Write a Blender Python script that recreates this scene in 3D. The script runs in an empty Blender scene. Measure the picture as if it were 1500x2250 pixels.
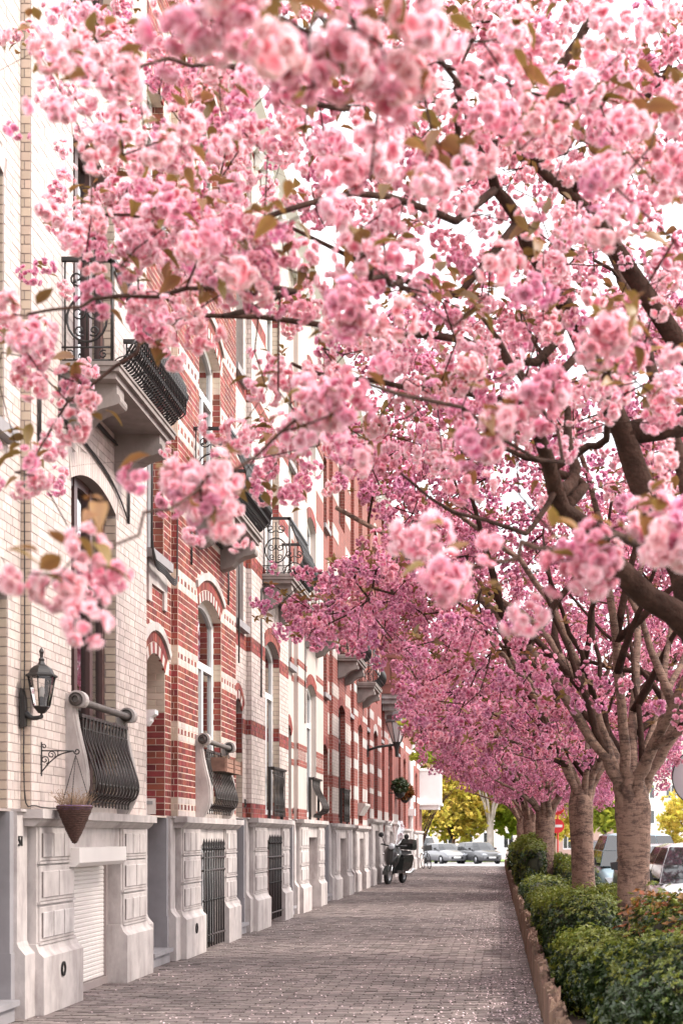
import bpy, bmesh, math, random
import numpy as np
from mathutils import Vector, Matrix, Euler

random.seed(7)
rng = np.random.default_rng(7)
SC = bpy.context.scene
COL = SC.collection
R = math.radians

# ------------------------------------------------------------------ camera
F = 3400.0          # focal length in photo pixels (photo is 1500 wide)
VX, VY = 1093.0, 1840.0   # where the street's lines meet in the photo
EYE = 1.42
cam_d = bpy.data.cameras.new('camera')
cam = bpy.data.objects.new('camera', cam_d)
COL.objects.link(cam)
cam.location = (0, 0, EYE)
cam.rotation_euler = (R(90), 0, 0)
cam_d.sensor_fit = 'HORIZONTAL'
cam_d.sensor_width = 24.0
cam_d.lens = F / 1500.0 * 24.0
cam_d.shift_x = -(VX - 750.0) / 1500.0
cam_d.shift_y = (VY - 1125.0) / 1500.0
cam_d.clip_start = 0.1
cam_d.clip_end = 4000
cam_d.dof.use_dof = True
cam_d.dof.focus_distance = 22.0
cam_d.dof.aperture_fstop = 4.2
SC.camera = cam

# ------------------------------------------------------------------ light
SUN_EL, SUN_AZ = R(44), R(96)        # azimuth clockwise from +y (north)
sun_dir = Vector((math.sin(SUN_AZ) * math.cos(SUN_EL), math.cos(SUN_AZ) * math.cos(SUN_EL), math.sin(SUN_EL)))
sd = bpy.data.lights.new('sun', 'SUN')
sd.energy = 2.1
sd.angle = R(11)
sd.color = (1.0, 0.93, 0.84)
sun = bpy.data.objects.new('sun', sd)
COL.objects.link(sun)
sun.rotation_euler = sun_dir.to_track_quat('Z', 'Y').to_euler()
sun.location = (30, -5, 40)

W = bpy.data.worlds.new('World')
SC.world = W
W.use_nodes = True
nt = W.node_tree
nt.nodes.clear()
w_out = nt.nodes.new('ShaderNodeOutputWorld')
w_bg = nt.nodes.new('ShaderNodeBackground')
w_sky = nt.nodes.new('ShaderNodeTexSky')
w_sky.sky_type = 'NISHITA'
w_sky.sun_disc = False
w_sky.sun_elevation = SUN_EL
w_sky.sun_rotation = SUN_AZ
w_sky.air_density = 1.0
w_sky.dust_density = 4.0
w_tc = nt.nodes.new('ShaderNodeTexCoord')
w_no = nt.nodes.new('ShaderNodeTexNoise')
w_no.inputs['Scale'].default_value = 2.2
w_no.inputs['Detail'].default_value = 6.0
w_mr = nt.nodes.new('ShaderNodeMapRange')
w_mr.inputs['From Min'].default_value = 0.35
w_mr.inputs['From Max'].default_value = 0.62
w_mr.inputs['To Min'].default_value = 0.72
w_mr.inputs['To Max'].default_value = 1.0
w_mx = nt.nodes.new('ShaderNodeMix')
w_mx.data_type = 'RGBA'
w_mx.inputs[7].default_value = (9.2, 9.0, 9.2, 1)     # thin bright cloud
nt.links.new(w_tc.outputs['Generated'], w_no.inputs['Vector'])
nt.links.new(w_no.outputs['Fac'], w_mr.inputs['Value'])
nt.links.new(w_mr.outputs['Result'], w_mx.inputs[0])
nt.links.new(w_sky.outputs['Color'], w_mx.inputs[6])
nt.links.new(w_mx.outputs[2], w_bg.inputs['Color'])
w_bg.inputs['Strength'].default_value = 0.14
nt.links.new(w_bg.outputs['Background'], w_out.inputs['Surface'])

SC.view_settings.view_transform = 'Standard'
SC.view_settings.look = 'None'
SC.view_settings.exposure = 1.32
SC.view_settings.gamma = 1.0
SC.view_settings.use_curve_mapping = False
SC.cycles.use_denoising = True
SC.cycles.max_bounces = 8
SC.cycles.diffuse_bounces = 4
SC.cycles.glossy_bounces = 3
SC.cycles.transmission_bounces = 4
SC.cycles.transparent_max_bounces = 12
SC.cycles.caustics_reflective = False
SC.cycles.caustics_refractive = False
SC.cycles.sample_clamp_indirect = 6.0


def P(px, py, d):
    """photo pixel at depth d -> world point"""
    return Vector(((px - VX) * d / F, d, EYE + (VY - py) * d / F))


def proj(p):
    return VX + p[0] * F / p[1], VY - (p[2] - EYE) * F / p[1]


# ------------------------------------------------------------------ materials
MATS = {}


def M(name, col, rough=0.75, var=0.12, scale=6.0, bump=0.0, bscale=40.0, rnd=0.0, hue=0.0, metal=0.0, spec=0.4,
      stretch=(1, 1, 1), bdist=0.004, stain=0.0, stain_col=(0.05, 0.045, 0.04), coat=0.0):
    if name in MATS:
        return MATS[name]
    m = bpy.data.materials.new(name)
    m.use_nodes = True
    t = m.node_tree
    b = t.nodes['Principled BSDF']
    b.inputs['Roughness'].default_value = rough
    b.inputs['Metallic'].default_value = metal
    b.inputs['Specular IOR Level'].default_value = spec
    b.inputs['Coat Weight'].default_value = coat
    N, L = t.nodes, t.links
    tc = N.new('ShaderNodeTexCoord')
    mp = N.new('ShaderNodeMapping')
    mp.inputs['Scale'].default_value = stretch
    geo = N.new('ShaderNodeNewGeometry')
    L.new(geo.outputs['Position'], mp.inputs['Vector'])
    no = N.new('ShaderNodeTexNoise')
    no.inputs['Scale'].default_value = scale
    no.inputs['Detail'].default_value = 5
    L.new(mp.outputs['Vector'], no.inputs['Vector'])
    hs = N.new('ShaderNodeHueSaturation')
    hs.inputs['Color'].default_value = (*col, 1)
    mr = N.new('ShaderNodeMapRange')
    mr.inputs['From Min'].default_value = 0.25
    mr.inputs['From Max'].default_value = 0.75
    mr.inputs['To Min'].default_value = 1 - var
    mr.inputs['To Max'].default_value = 1 + var
    L.new(no.outputs['Fac'], mr.inputs['Value'])
    val = mr.outputs['Result']
    if rnd or hue:
        oi = N.new('ShaderNodeObjectInfo')
        ad = N.new('ShaderNodeMath'); ad.operation = 'ADD'
        fr = N.new('ShaderNodeMath'); fr.operation = 'FRACT'
        L.new(oi.outputs['Random'], ad.inputs[0])
        L.new(geo.outputs['Random Per Island'], ad.inputs[1])
        L.new(ad.outputs[0], fr.inputs[0])
        m2 = N.new('ShaderNodeMapRange')
        m2.inputs['To Min'].default_value = 1 - rnd
        m2.inputs['To Max'].default_value = 1 + rnd
        L.new(fr.outputs[0], m2.inputs['Value'])
        mu = N.new('ShaderNodeMath'); mu.operation = 'MULTIPLY'
        L.new(val, mu.inputs[0]); L.new(m2.outputs['Result'], mu.inputs[1])
        val = mu.outputs[0]
        if hue:
            f7 = N.new('ShaderNodeMath'); f7.operation = 'MULTIPLY'; f7.inputs[1].default_value = 7.31
            f8 = N.new('ShaderNodeMath'); f8.operation = 'FRACT'
            L.new(fr.outputs[0], f7.inputs[0]); L.new(f7.outputs[0], f8.inputs[0])
            m3 = N.new('ShaderNodeMapRange')
            m3.inputs['To Min'].default_value = 0.5 - hue
            m3.inputs['To Max'].default_value = 0.5 + hue
            L.new(f8.outputs[0], m3.inputs['Value'])
            L.new(m3.outputs['Result'], hs.inputs['Hue'])
    L.new(val, hs.inputs['Value'])
    out = hs.outputs['Color']
    if stain:
        n2 = N.new('ShaderNodeTexNoise')
        n2.inputs['Scale'].default_value = 2.3
        n2.inputs['Detail'].default_value = 8
        n2.inputs['Roughness'].default_value = 0.7
        mp2 = N.new('ShaderNodeMapping'); mp2.inputs['Scale'].default_value = (1.6, 1.6, 0.55)
        L.new(geo.outputs['Position'], mp2.inputs['Vector'])
        L.new(mp2.outputs['Vector'], n2.inputs['Vector'])
        m4 = N.new('ShaderNodeMapRange')
        m4.inputs['From Min'].default_value = 0.46
        m4.inputs['From Max'].default_value = 0.75
        m4.inputs['To Max'].default_value = stain
        L.new(n2.outputs['Fac'], m4.inputs['Value'])
        mx = N.new('ShaderNodeMix'); mx.data_type = 'RGBA'
        mx.inputs[7].default_value = (*stain_col, 1)
        L.new(m4.outputs['Result'], mx.inputs[0])
        L.new(out, mx.inputs[6])
        out = mx.outputs[2]
    L.new(out, b.inputs['Base Color'])
    if bump:
        n3 = N.new('ShaderNodeTexNoise')
        n3.inputs['Scale'].default_value = bscale
        n3.inputs['Detail'].default_value = 4
        L.new(mp.outputs['Vector'], n3.inputs['Vector'])
        bp = N.new('ShaderNodeBump')
        bp.inputs['Strength'].default_value = bump
        bp.inputs['Distance'].default_value = bdist
        L.new(n3.outputs['Fac'], bp.inputs['Height'])
        L.new(bp.outputs['Normal'], b.inputs['Normal'])
    MATS[name] = m
    return m


def brick_mat(name, c1, c2, mort, course=0.072, blen=0.2, bump=0.35):
    """brick courses for far fronts (y along the street, z up)"""
    if name in MATS:
        return MATS[name]
    m = bpy.data.materials.new(name); m.use_nodes = True
    t = m.node_tree; N, L = t.nodes, t.links
    b = N['Principled BSDF']; b.inputs['Roughness'].default_value = 0.85
    geo = N.new('ShaderNodeNewGeometry')
    sx = N.new('ShaderNodeSeparateXYZ'); cx = N.new('ShaderNodeCombineXYZ')
    ad = N.new('ShaderNodeMath'); ad.operation = 'ADD'
    L.new(geo.outputs['Position'], sx.inputs[0])
    L.new(sx.outputs['X'], ad.inputs[0]); L.new(sx.outputs['Y'], ad.inputs[1])
    L.new(ad.outputs[0], cx.inputs['X']); L.new(sx.outputs['Z'], cx.inputs['Y'])
    br = N.new('ShaderNodeTexBrick')
    br.inputs['Scale'].default_value = 1.0
    br.inputs['Brick Width'].default_value = blen
    br.inputs['Row Height'].default_value = course
    br.inputs['Mortar Size'].default_value = 0.006
    br.inputs['Mortar Smooth'].default_value = 0.2
    br.inputs['Bias'].default_value = 0.0
    br.inputs['Color1'].default_value = (*c1, 1)
    br.inputs['Color2'].default_value = (*c2, 1)
    br.inputs['Mortar'].default_value = (*mort, 1)
    L.new(cx.outputs[0], br.inputs['Vector'])
    no = N.new('ShaderNodeTexNoise'); no.inputs['Scale'].default_value = 1.5; no.inputs['Detail'].default_value = 6
    L.new(geo.outputs['Position'], no.inputs['Vector'])
    mr = N.new('ShaderNodeMapRange'); mr.inputs['To Min'].default_value = 0.72; mr.inputs['To Max'].default_value = 1.2
    L.new(no.outputs['Fac'], mr.inputs['Value'])
    hs = N.new('ShaderNodeHueSaturation'); L.new(br.outputs['Color'], hs.inputs['Color']); L.new(mr.outputs['Result'], hs.inputs['Value'])
    L.new(hs.outputs['Color'], b.inputs['Base Color'])
    bp = N.new('ShaderNodeBump'); bp.invert = True
    bp.inputs['Strength'].default_value = bump; bp.inputs['Distance'].default_value = 0.008
    L.new(br.outputs['Fac'], bp.inputs['Height']); L.new(bp.outputs['Normal'], b.inputs['Normal'])
    MATS[name] = m
    return m


def glass_mat(name, tint=(0.9, 0.93, 0.95), refl=0.22):
    m = bpy.data.materials.new(name); m.use_nodes = True
    t = m.node_tree; N, L = t.nodes, t.links
    N.remove(N['Principled BSDF'])
    o = N['Material Output']
    tr = N.new('ShaderNodeBsdfTransparent'); tr.inputs['Color'].default_value = (*tint, 1)
    gl = N.new('ShaderNodeBsdfGlossy'); gl.inputs['Roughness'].default_value = 0.02
    fr = N.new('ShaderNodeFresnel'); fr.inputs['IOR'].default_value = 1.55
    no = N.new('ShaderNodeTexNoise'); no.inputs['Scale'].default_value = 3.0
    bp = N.new('ShaderNodeBump'); bp.inputs['Strength'].default_value = 0.06; bp.inputs['Distance'].default_value = 0.05
    geo = N.new('ShaderNodeNewGeometry')
    L.new(geo.outputs['Position'], no.inputs['Vector'])
    L.new(no.outputs['Fac'], bp.inputs['Height']); L.new(bp.outputs['Normal'], gl.inputs['Normal'])
    ma = N.new('ShaderNodeMath'); ma.operation = 'MULTIPLY_ADD'
    ma.inputs[1].default_value = 0.9; ma.inputs[2].default_value = refl
    ma.use_clamp = True
    L.new(fr.outputs[0], ma.inputs[0])
    mx = N.new('ShaderNodeMixShader')
    L.new(ma.outputs[0], mx.inputs[0]); L.new(tr.outputs[0], mx.inputs[1]); L.new(gl.outputs[0], mx.inputs[2])
    L.new(mx.outputs[0], o.inputs['Surface'])
    MATS[name] = m
    return m


def leaf_mat(name, c0, c1, trans=0.35, rnd=0.25, hue=0.02, gloss=0.0, use_t=True):
    """thin leaf or petal: diffuse + translucent; c0 at its base, c1 at its rim (vertex attribute t)"""
    m = bpy.data.materials.new(name); m.use_nodes = True
    t = m.node_tree; N, L = t.nodes, t.links
    N.remove(N['Principled BSDF'])
    o = N['Material Output']
    at = N.new('ShaderNodeAttribute'); at.attribute_name = 't'
    mx = N.new('ShaderNodeMix'); mx.data_type = 'RGBA'
    mx.inputs[6].default_value = (*c0, 1); mx.inputs[7].default_value = (*c1, 1)
    L.new(at.outputs['Fac'], mx.inputs[0])
    oi = N.new('ShaderNodeObjectInfo')
    geo = N.new('ShaderNodeNewGeometry')
    ad = N.new('ShaderNodeMath'); ad.operation = 'ADD'; fr = N.new('ShaderNodeMath'); fr.operation = 'FRACT'
    L.new(oi.outputs['Random'], ad.inputs[0]); L.new(geo.outputs['Random Per Island'], ad.inputs[1]); L.new(ad.outputs[0], fr.inputs[0])
    m2 = N.new('ShaderNodeMapRange'); m2.inputs['To Min'].default_value = 1 - rnd; m2.inputs['To Max'].default_value = 1 + rnd
    L.new(fr.outputs[0], m2.inputs['Value'])
    m3 = N.new('ShaderNodeMapRange'); m3.inputs['To Min'].default_value = 0.5 - hue; m3.inputs['To Max'].default_value = 0.5 + hue
    L.new(oi.outputs['Random'], m3.inputs['Value'])
    hs = N.new('ShaderNodeHueSaturation')
    L.new(mx.outputs[2], hs.inputs['Color']); L.new(m2.outputs['Result'], hs.inputs['Value']); L.new(m3.outputs['Result'], hs.inputs['Hue'])
    df = N.new('ShaderNodeBsdfDiffuse'); tl = N.new('ShaderNodeBsdfTranslucent')
    L.new(hs.outputs['Color'], df.inputs['Color']); L.new(hs.outputs['Color'], tl.inputs['Color'])
    ms = N.new('ShaderNodeMixShader'); ms.inputs[0].default_value = trans
    L.new(df.outputs[0], ms.inputs[1]); L.new(tl.outputs[0], ms.inputs[2])
    res = ms.outputs[0]
    if gloss:
        gl = N.new('ShaderNodeBsdfGlossy'); gl.inputs['Roughness'].default_value = 0.45
        m5 = N.new('ShaderNodeMixShader'); m5.inputs[0].default_value = gloss
        L.new(res, m5.inputs[1]); L.new(gl.outputs[0], m5.inputs[2])
        res = m5.outputs[0]
    L.new(res, o.inputs['Surface'])
    MATS[name] = m
    return m


m_stone = M('stone_pale', (0.455, 0.41, 0.395), 0.8, 0.17, 5, 0.35, 60, stain=0.85, stain_col=(0.19, 0.155, 0.15))
m_stone_dirty = M('stone_dirty', (0.50, 0.46, 0.45), 0.85, 0.16, 7, 0.35, 50, stain=0.8, stain_col=(0.10, 0.08, 0.075))
m_groove = M('dark_joint', (0.14, 0.115, 0.11), 0.9, 0.3, 12)  # strips coloured dark so the gaps between raised blocks look deeper
m_blue = M('bluestone', (0.27, 0.255, 0.265), 0.75, 0.14, 5, 0.2, 60, stain=0.35, stain_col=(0.16, 0.14, 0.14))
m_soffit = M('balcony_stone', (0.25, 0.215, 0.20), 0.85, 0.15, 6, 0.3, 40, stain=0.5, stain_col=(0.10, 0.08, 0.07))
m_cream = M('brick_cream', (0.50, 0.42, 0.39), 0.55, 0.12, 9, 0.15, 90, rnd=0.13, hue=0.008)
m_beige = M('brick_beige', (0.50, 0.40, 0.32), 0.7, 0.08, 9, 0.15, 90, rnd=0.10, hue=0.01)
m_red = M('brick_red', (0.20, 0.044, 0.034), 0.75, 0.14, 14, 0.3, 90, rnd=0.40, hue=0.014)
m_mort_c = M('mortar_grey', (0.30, 0.25, 0.235), 0.9, 0.1, 20)
m_mort_r = M('mortar_cream', (0.66, 0.54, 0.46), 0.9, 0.1, 20)
m_white = M('white_paint', (0.80, 0.79, 0.79), 0.45, 0.03, 4)
m_plaster = M('plaster_cream', (0.46, 0.39, 0.36), 0.85, 0.07, 2.2, 0.12, 60, stain=0.25, stain_col=(0.35, 0.28, 0.25))
m_iron = M('black_iron', (0.013, 0.011, 0.011), 0.45, 0.1, 20, spec=0.5)
m_rail = M('rail_stone', (0.14, 0.12, 0.113), 0.7, 0.2, 12, 0.3, 60, stain=.4, stain_col=(0.08, .07, .065))
m_ironbrown = M('weathered_iron', (0.03, 0.022, 0.02), 0.42, 0.25, 30, spec=0.5)
m_wood = M('dark_window_wood', (0.085, 0.045, 0.042), 0.4, 0.2, 10, stretch=(1, 1, .1))
m_taupe = M('taupe_paint', (0.30, 0.25, 0.24), 0.5, 0.06, 5)
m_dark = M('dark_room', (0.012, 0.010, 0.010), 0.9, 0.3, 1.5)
m_curtain = M('net_curtain', (0.62, 0.58, 0.57), 0.9, 0.15, 10, stretch=(1, 3, .2))
m_metalwhite = M('white_metal', (0.72, 0.67, 0.64), 0.4, 0.03, 4)
m_cable = M('cable_black', (0.03, 0.026, 0.026), 0.6)
m_zinc = M('zinc', (0.42, 0.43, 0.45), 0.4, 0.1, 3, metal=0.4)
m_roof = M('roof_tile', (0.30, 0.12, 0.08), 0.85, 0.2, 6, 0.5, 20)
m_glass = glass_mat('window_glass', (0.85, 0.88, 0.9), 0.32)
m_clear = glass_mat('lamp_glass', (0.92, 0.9, 0.88), 0.06)


def bark_mat(name, c_dark, c_mid, c_light):
    """cherry bark: broken horizontal lenticel bands, blotches and cracks"""
    m = bpy.data.materials.new(name); m.use_nodes = True
    t = m.node_tree; N, L = t.nodes, t.links
    b = N['Principled BSDF']; b.inputs['Roughness'].default_value = 0.8
    geo = N.new('ShaderNodeNewGeometry')

    def noise(sc, st, det=5, ro=.6):
        mp = N.new('ShaderNodeMapping'); mp.inputs['Scale'].default_value = st
        L.new(geo.outputs['Position'], mp.inputs['Vector'])
        n = N.new('ShaderNodeTexNoise'); n.inputs['Scale'].default_value = sc; n.inputs['Detail'].default_value = det; n.inputs['Roughness'].default_value = ro
        n.inputs['Distortion'].default_value = 1.1
        L.new(mp.outputs['Vector'], n.inputs['Vector'])
        return n.outputs['Fac']
    band = noise(4, (1.6, 1.6, 6.5), 8, .75)
    blot = noise(4, (1, 1, 1), 4)
    fine = noise(28, (1, 1, .5), 4)
    ad = N.new('ShaderNodeMath'); ad.operation = 'MULTIPLY_ADD'; ad.inputs[1].default_value = .55
    L.new(blot, ad.inputs[0]); L.new(band, ad.inputs[2])
    ad2 = N.new('ShaderNodeMath'); ad2.operation = 'MULTIPLY_ADD'; ad2.inputs[1].default_value = .35
    L.new(fine, ad2.inputs[0]); L.new(ad.outputs[0], ad2.inputs[2])
    cr = N.new('ShaderNodeValToRGB')
    e = cr.color_ramp.elements
    e[0].position = .72; e[0].color = (*c_dark, 1)
    e[1].position = 1.15 if False else 1.0; e[1].color = (*c_light, 1)
    k = cr.color_ramp.elements.new(.88); k.color = (*c_mid, 1)
    L.new(ad2.outputs[0], cr.inputs['Fac'])
    L.new(cr.outputs['Color'], b.inputs['Base Color'])
    bp = N.new('ShaderNodeBump'); bp.inputs['Strength'].default_value = 1.0; bp.inputs['Distance'].default_value = 0.03
    L.new(ad2.outputs[0], bp.inputs['Height']); L.new(bp.outputs['Normal'], b.inputs['Normal'])
    MATS[name] = m
    return m


m_bark = bark_mat('cherry_bark', (0.045, 0.025, 0.019), (0.105, 0.055, 0.040), (0.25, 0.148, 0.108))
m_barkdark = M('cherry_limb_bark', (0.048, 0.026, 0.020), 0.9, 0.5, 9, 1.0, 30, bdist=0.02, spec=0.1)
m_limb = M('limb_bark', (0.085, 0.05, 0.042), 0.85, 0.45, 9, 0.9, 20, bdist=0.012)
m_petal = leaf_mat('petal', (0.87, 0.22, 0.34), (0.98, 0.82, 0.86), 0.56, 0.10, 0.014)
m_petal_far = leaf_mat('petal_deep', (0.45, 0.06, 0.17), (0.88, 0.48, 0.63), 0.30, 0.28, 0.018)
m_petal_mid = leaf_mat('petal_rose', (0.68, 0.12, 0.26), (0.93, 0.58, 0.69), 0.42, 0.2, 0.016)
m_leaf = leaf_mat('bronze_leaf', (0.155, 0.075, 0.025), (0.24, 0.14, 0.04), 0.35, 0.3, 0.02, 0.05)
m_box = leaf_mat('hedge_leaf', (0.012, 0.026, 0.005), (0.03, 0.055, 0.009), 0.15, 0.35, 0.02, 0.06)
m_boxnew = leaf_mat('young_hedge_leaf', (0.085, 0.105, 0.013), (0.19, 0.21, 0.026), 0.3, 0.25, 0.02, 0.05)
m_rust = leaf_mat('rust_leaf', (0.19, 0.07, 0.02), (0.28, 0.125, 0.035), 0.3, 0.3, 0.03, 0.05)
m_spring = leaf_mat('spring_leaf', (0.60, 0.49, 0.08), (0.74, 0.63, 0.16), 0.5, 0.25, 0.02)
m_springg = leaf_mat('spring_green_leaf', (0.34, 0.40, 0.05), (0.50, 0.54, 0.10), 0.5, 0.25, 0.02)
m_core = M('hedge_core_twigs', (0.03, 0.028, 0.015), 0.95, 0.3, 20)
m_paver = M('paver_brick', (0.18, 0.145, 0.137), 0.85, 0.22, 5, 0.4, 70, rnd=0.34, hue=0.016, stain=0.8, stain_col=(0.085, 0.066, 0.06))
m_joint = M('paver_joint', (0.055, 0.043, 0.04), 0.95, 0.25, 12, 0.4, 80)
m_asphalt = M('asphalt', (0.11, 0.105, 0.11), 0.9, 0.12, 3, 0.3, 120)
m_soil = M('soil', (0.06, 0.042, 0.032), 0.95, 0.3, 10, 0.8, 30)
m_stake = M('split_log', (0.155, 0.095, 0.068), 0.9, 0.35, 18, 0.9, 40, rnd=0.25, hue=0.01, stretch=(3, 3, .25))
m_fallen = M('fallen_petal', (0.86, 0.66, 0.68), 0.8, 0.05, 5, rnd=0.1)
m_ground = M('ground', (0.16, 0.17, 0.09), 0.95, 0.2, 0.5)
m_lawn = M('lawn', (0.16, 0.24, 0.04), 0.95, 0.25, 2.0, 0.5, 30)

# ------------------------------------------------------------------ mesh helpers


class MB:
    def __init__(s):
        s.v, s.f, s.sm = [], [], []

    def add(s, vs, fs, smooth=False):
        o = len(s.v)
        s.v.extend([tuple(p) for p in vs])
        for f in fs:
            s.f.append(tuple(i + o for i in f)); s.sm.append(smooth)

    def box(s, x0, x1, y0, y1, z0, z1):
        vs = [(x0, y0, z0), (x1, y0, z0), (x1, y1, z0), (x0, y1, z0), (x0, y0, z1), (x1, y0, z1), (x1, y1, z1), (x0, y1, z1)]
        s.add(vs, [(0, 3, 2, 1), (4, 5, 6, 7), (0, 1, 5, 4), (1, 2, 6, 5), (2, 3, 7, 6), (3, 0, 4, 7)])
        return s

    def cbox(s, x0, x1, y0, y1, z0, z1, c):
        """box whose +x face has chamfered edges"""
        xm = x1 - c
        vs = [(x0, y0, z0), (x0, y1, z0), (x0, y1, z1), (x0, y0, z1),
              (xm, y0, z0), (xm, y1, z0), (xm, y1, z1), (xm, y0, z1),
              (x1, y0 + c, z0 + c), (x1, y1 - c, z0 + c), (x1, y1 - c, z1 - c), (x1, y0 + c, z1 - c)]
        fs = [(0, 3, 2, 1), (8, 9, 10, 11)]
        for k in range(4):
            n = (k + 1) % 4
            fs += [(k, n, n + 4, k + 4), (k + 4, n + 4, n + 8, k + 8)]
        s.add(vs, fs)
        return s

    def quad(s, a, b, c, d):
        s.add([a, b, c, d], [(0, 1, 2, 3)])

    def prism(s, prof, axis, a, b, smooth=False):
        """extrude a closed 2D profile along x, y or z"""
        n = len(prof)

        def pt(p, h):
            return (h, p[0], p[1]) if axis == 'x' else ((p[0], h, p[1]) if axis == 'y' else (p[0], p[1], h))
        vs = [pt(p, a) for p in prof] + [pt(p, b) for p in prof]
        fs = [tuple(range(n))[::-1], tuple(range(n, 2 * n))]
        s.add(vs, fs)
        o = len(s.v) - 2 * n
        for k in range(n):
            q = (k + 1) % n
            s.f.append((o + k, o + q, o + q + n, o + k + n)); s.sm.append(smooth)
        return s

    def tube(s, pts, r, n=6, caps=True, smooth=True):
        pts = [Vector(p) for p in pts]
        m = len(pts)
        rs = [r] * m if not hasattr(r, '__len__') else r
        vs = []
        up = None
        for i, p in enumerate(pts):
            t = (pts[min(i + 1, m - 1)] - pts[max(i - 1, 0)])
            if t.length < 1e-9:
                t = Vector((0, 0, 1))
            t.normalize()
            if up is None:
                up = Vector((0, 0, 1)) if abs(t.z) < 0.9 else Vector((1, 0, 0))
            a = t.cross(up)
            if a.length < 1e-6:
                a = t.orthogonal()
            a.normalize()
            b = a.cross(t).normalized()
            up = b
            for k in range(n):
                an = 2 * math.pi * k / n
                vs.append(p + (a * math.cos(an) + b * math.sin(an)) * rs[i])
        fs = []
        for i in range(m - 1):
            for k in range(n):
                q = (k + 1) % n
                fs.append((i * n + k, i * n + q, (i + 1) * n + q, (i + 1) * n + k))
        s.add(vs, fs, smooth)
        if caps:
            o = len(s.v) - m * n
            s.f.append(tuple(o + k for k in range(n))[::-1]); s.sm.append(False)
            s.f.append(tuple(o + (m - 1) * n + k for k in range(n))); s.sm.append(False)
        return s

    def lathe(s, prof, c, n=12, smooth=True, axis='z'):
        vs, fs = [], []
        for (r, z) in prof:
            for k in range(n):
                an = 2 * math.pi * (k + 0.5) / n
                d = (r * math.cos(an), r * math.sin(an), z)
                if axis == 'y':
                    d = (d[0], d[2], d[1])
                if axis == 'x':
                    d = (d[2], d[0], d[1])
                vs.append((c[0] + d[0], c[1] + d[1], c[2] + d[2]))
        m = len(prof)
        for i in range(m - 1):
            for k in range(n):
                q = (k + 1) % n
                fs.append((i * n + k, i * n + q, (i + 1) * n + q, (i + 1) * n + k))
        s.add(vs, fs, smooth)
        return s

    def ball(s, c, r, n=8):
        pr = [(max(1e-4, r * math.sin(math.pi * i / n)), -r * math.cos(math.pi * i / n)) for i in range(n + 1)]
        return s.lathe(pr, c, n)

    def mesh(s, name, off=(0, 0, 0), recalc=True):
        me = bpy.data.meshes.new(name)
        vs = np.array(s.v, dtype=float) - np.array(off)
        me.from_pydata(vs.tolist(), [], s.f)
        me.polygons.foreach_set('use_smooth', s.sm)
        if recalc and len(s.f) < 60000:
            bm = bmesh.new(); bm.from_mesh(me)
            bmesh.ops.recalc_face_normals(bm, faces=bm.faces)
            bm.to_mesh(me); bm.free()
        me.update()
        return me


def root_loc(o):
    v = Vector((0, 0, 0))
    while o is not None:
        v += o.location
        o = o.parent
    return v


def link(name, me, mat, parent=None, loc=(0, 0, 0)):
    o = bpy.data.objects.new(name, me)
    COL.objects.link(o)
    if mat is not None and me is not None and len(me.materials) == 0:
        me.materials.append(mat)
    if parent is not None:
        o.parent = parent
    o.location = loc
    return o


def part(name, mb, mat, parent=None, kind=None, recalc=True):
    off = root_loc(parent) if parent is not None else (0, 0, 0)
    o = link(name, mb.mesh(name, off, recalc), mat, parent)
    if kind:
        o['kind'] = kind
    return o


def thing(name, label, cat, loc=(0, 0, 0), group=None, rotz=0):
    o = bpy.data.objects.new(name, None)
    COL.objects.link(o)
    o.empty_display_size = 0.2
    o.location = loc
    o.rotation_euler = (0, 0, rotz)
    tag(o, label, cat, group)
    return o


def tag(o, label, cat, group=None):
    o['label'] = label
    o['category'] = cat
    if group:
        o['group'] = group


def structure(name, mb, mat, recalc=True):
    o = part(name, mb, mat, None, 'structure', recalc)
    return o


def unit_box():
    me = MB().box(-.5, .5, -.5, .5, -.5, .5).mesh('piece')
    return me


UNIT = {}


def piece(name, mat, lo, hi, parent, off):
    """one brick / paver: a shared unit box scaled to its own size"""
    if mat.name not in UNIT:
        me = unit_box(); me.materials.append(mat); UNIT[mat.name] = me
    o = bpy.data.objects.new(name, UNIT[mat.name])
    COL.objects.link(o)
    o.parent = parent
    o.location = ((lo[0] + hi[0]) / 2 - off[0], (lo[1] + hi[1]) / 2 - off[1], (lo[2] + hi[2]) / 2 - off[2])
    o.scale = (hi[0] - lo[0], hi[1] - lo[1], hi[2] - lo[2])
    return o


def boxes_mesh(name, boxes, mat, parent, off, kind='stuff'):
    """many boxes joined in one mesh"""
    B = np.array(boxes, dtype=float)
    n = len(B)
    if n == 0:
        return None
    lo, hi = B[:, 0] - np.array(off), B[:, 1] - np.array(off)
    sel = np.array([[0, 0, 0], [1, 0, 0], [1, 1, 0], [0, 1, 0], [0, 0, 1], [1, 0, 1], [1, 1, 1], [0, 1, 1]])
    V = (lo[:, None, :] * (1 - sel) + hi[:, None, :] * sel).reshape(-1, 3)
    fq = np.array([(0, 3, 2, 1), (4, 5, 6, 7), (0, 1, 5, 4), (1, 2, 6, 5), (2, 3, 7, 6), (3, 0, 4, 7)])
    Fq = (np.arange(n)[:, None, None] * 8 + fq[None]).reshape(-1)
    me = np_mesh(name, V, Fq, 4)
    o = link(name, me, mat, parent)
    if kind:
        o['kind'] = kind
    return o


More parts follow.
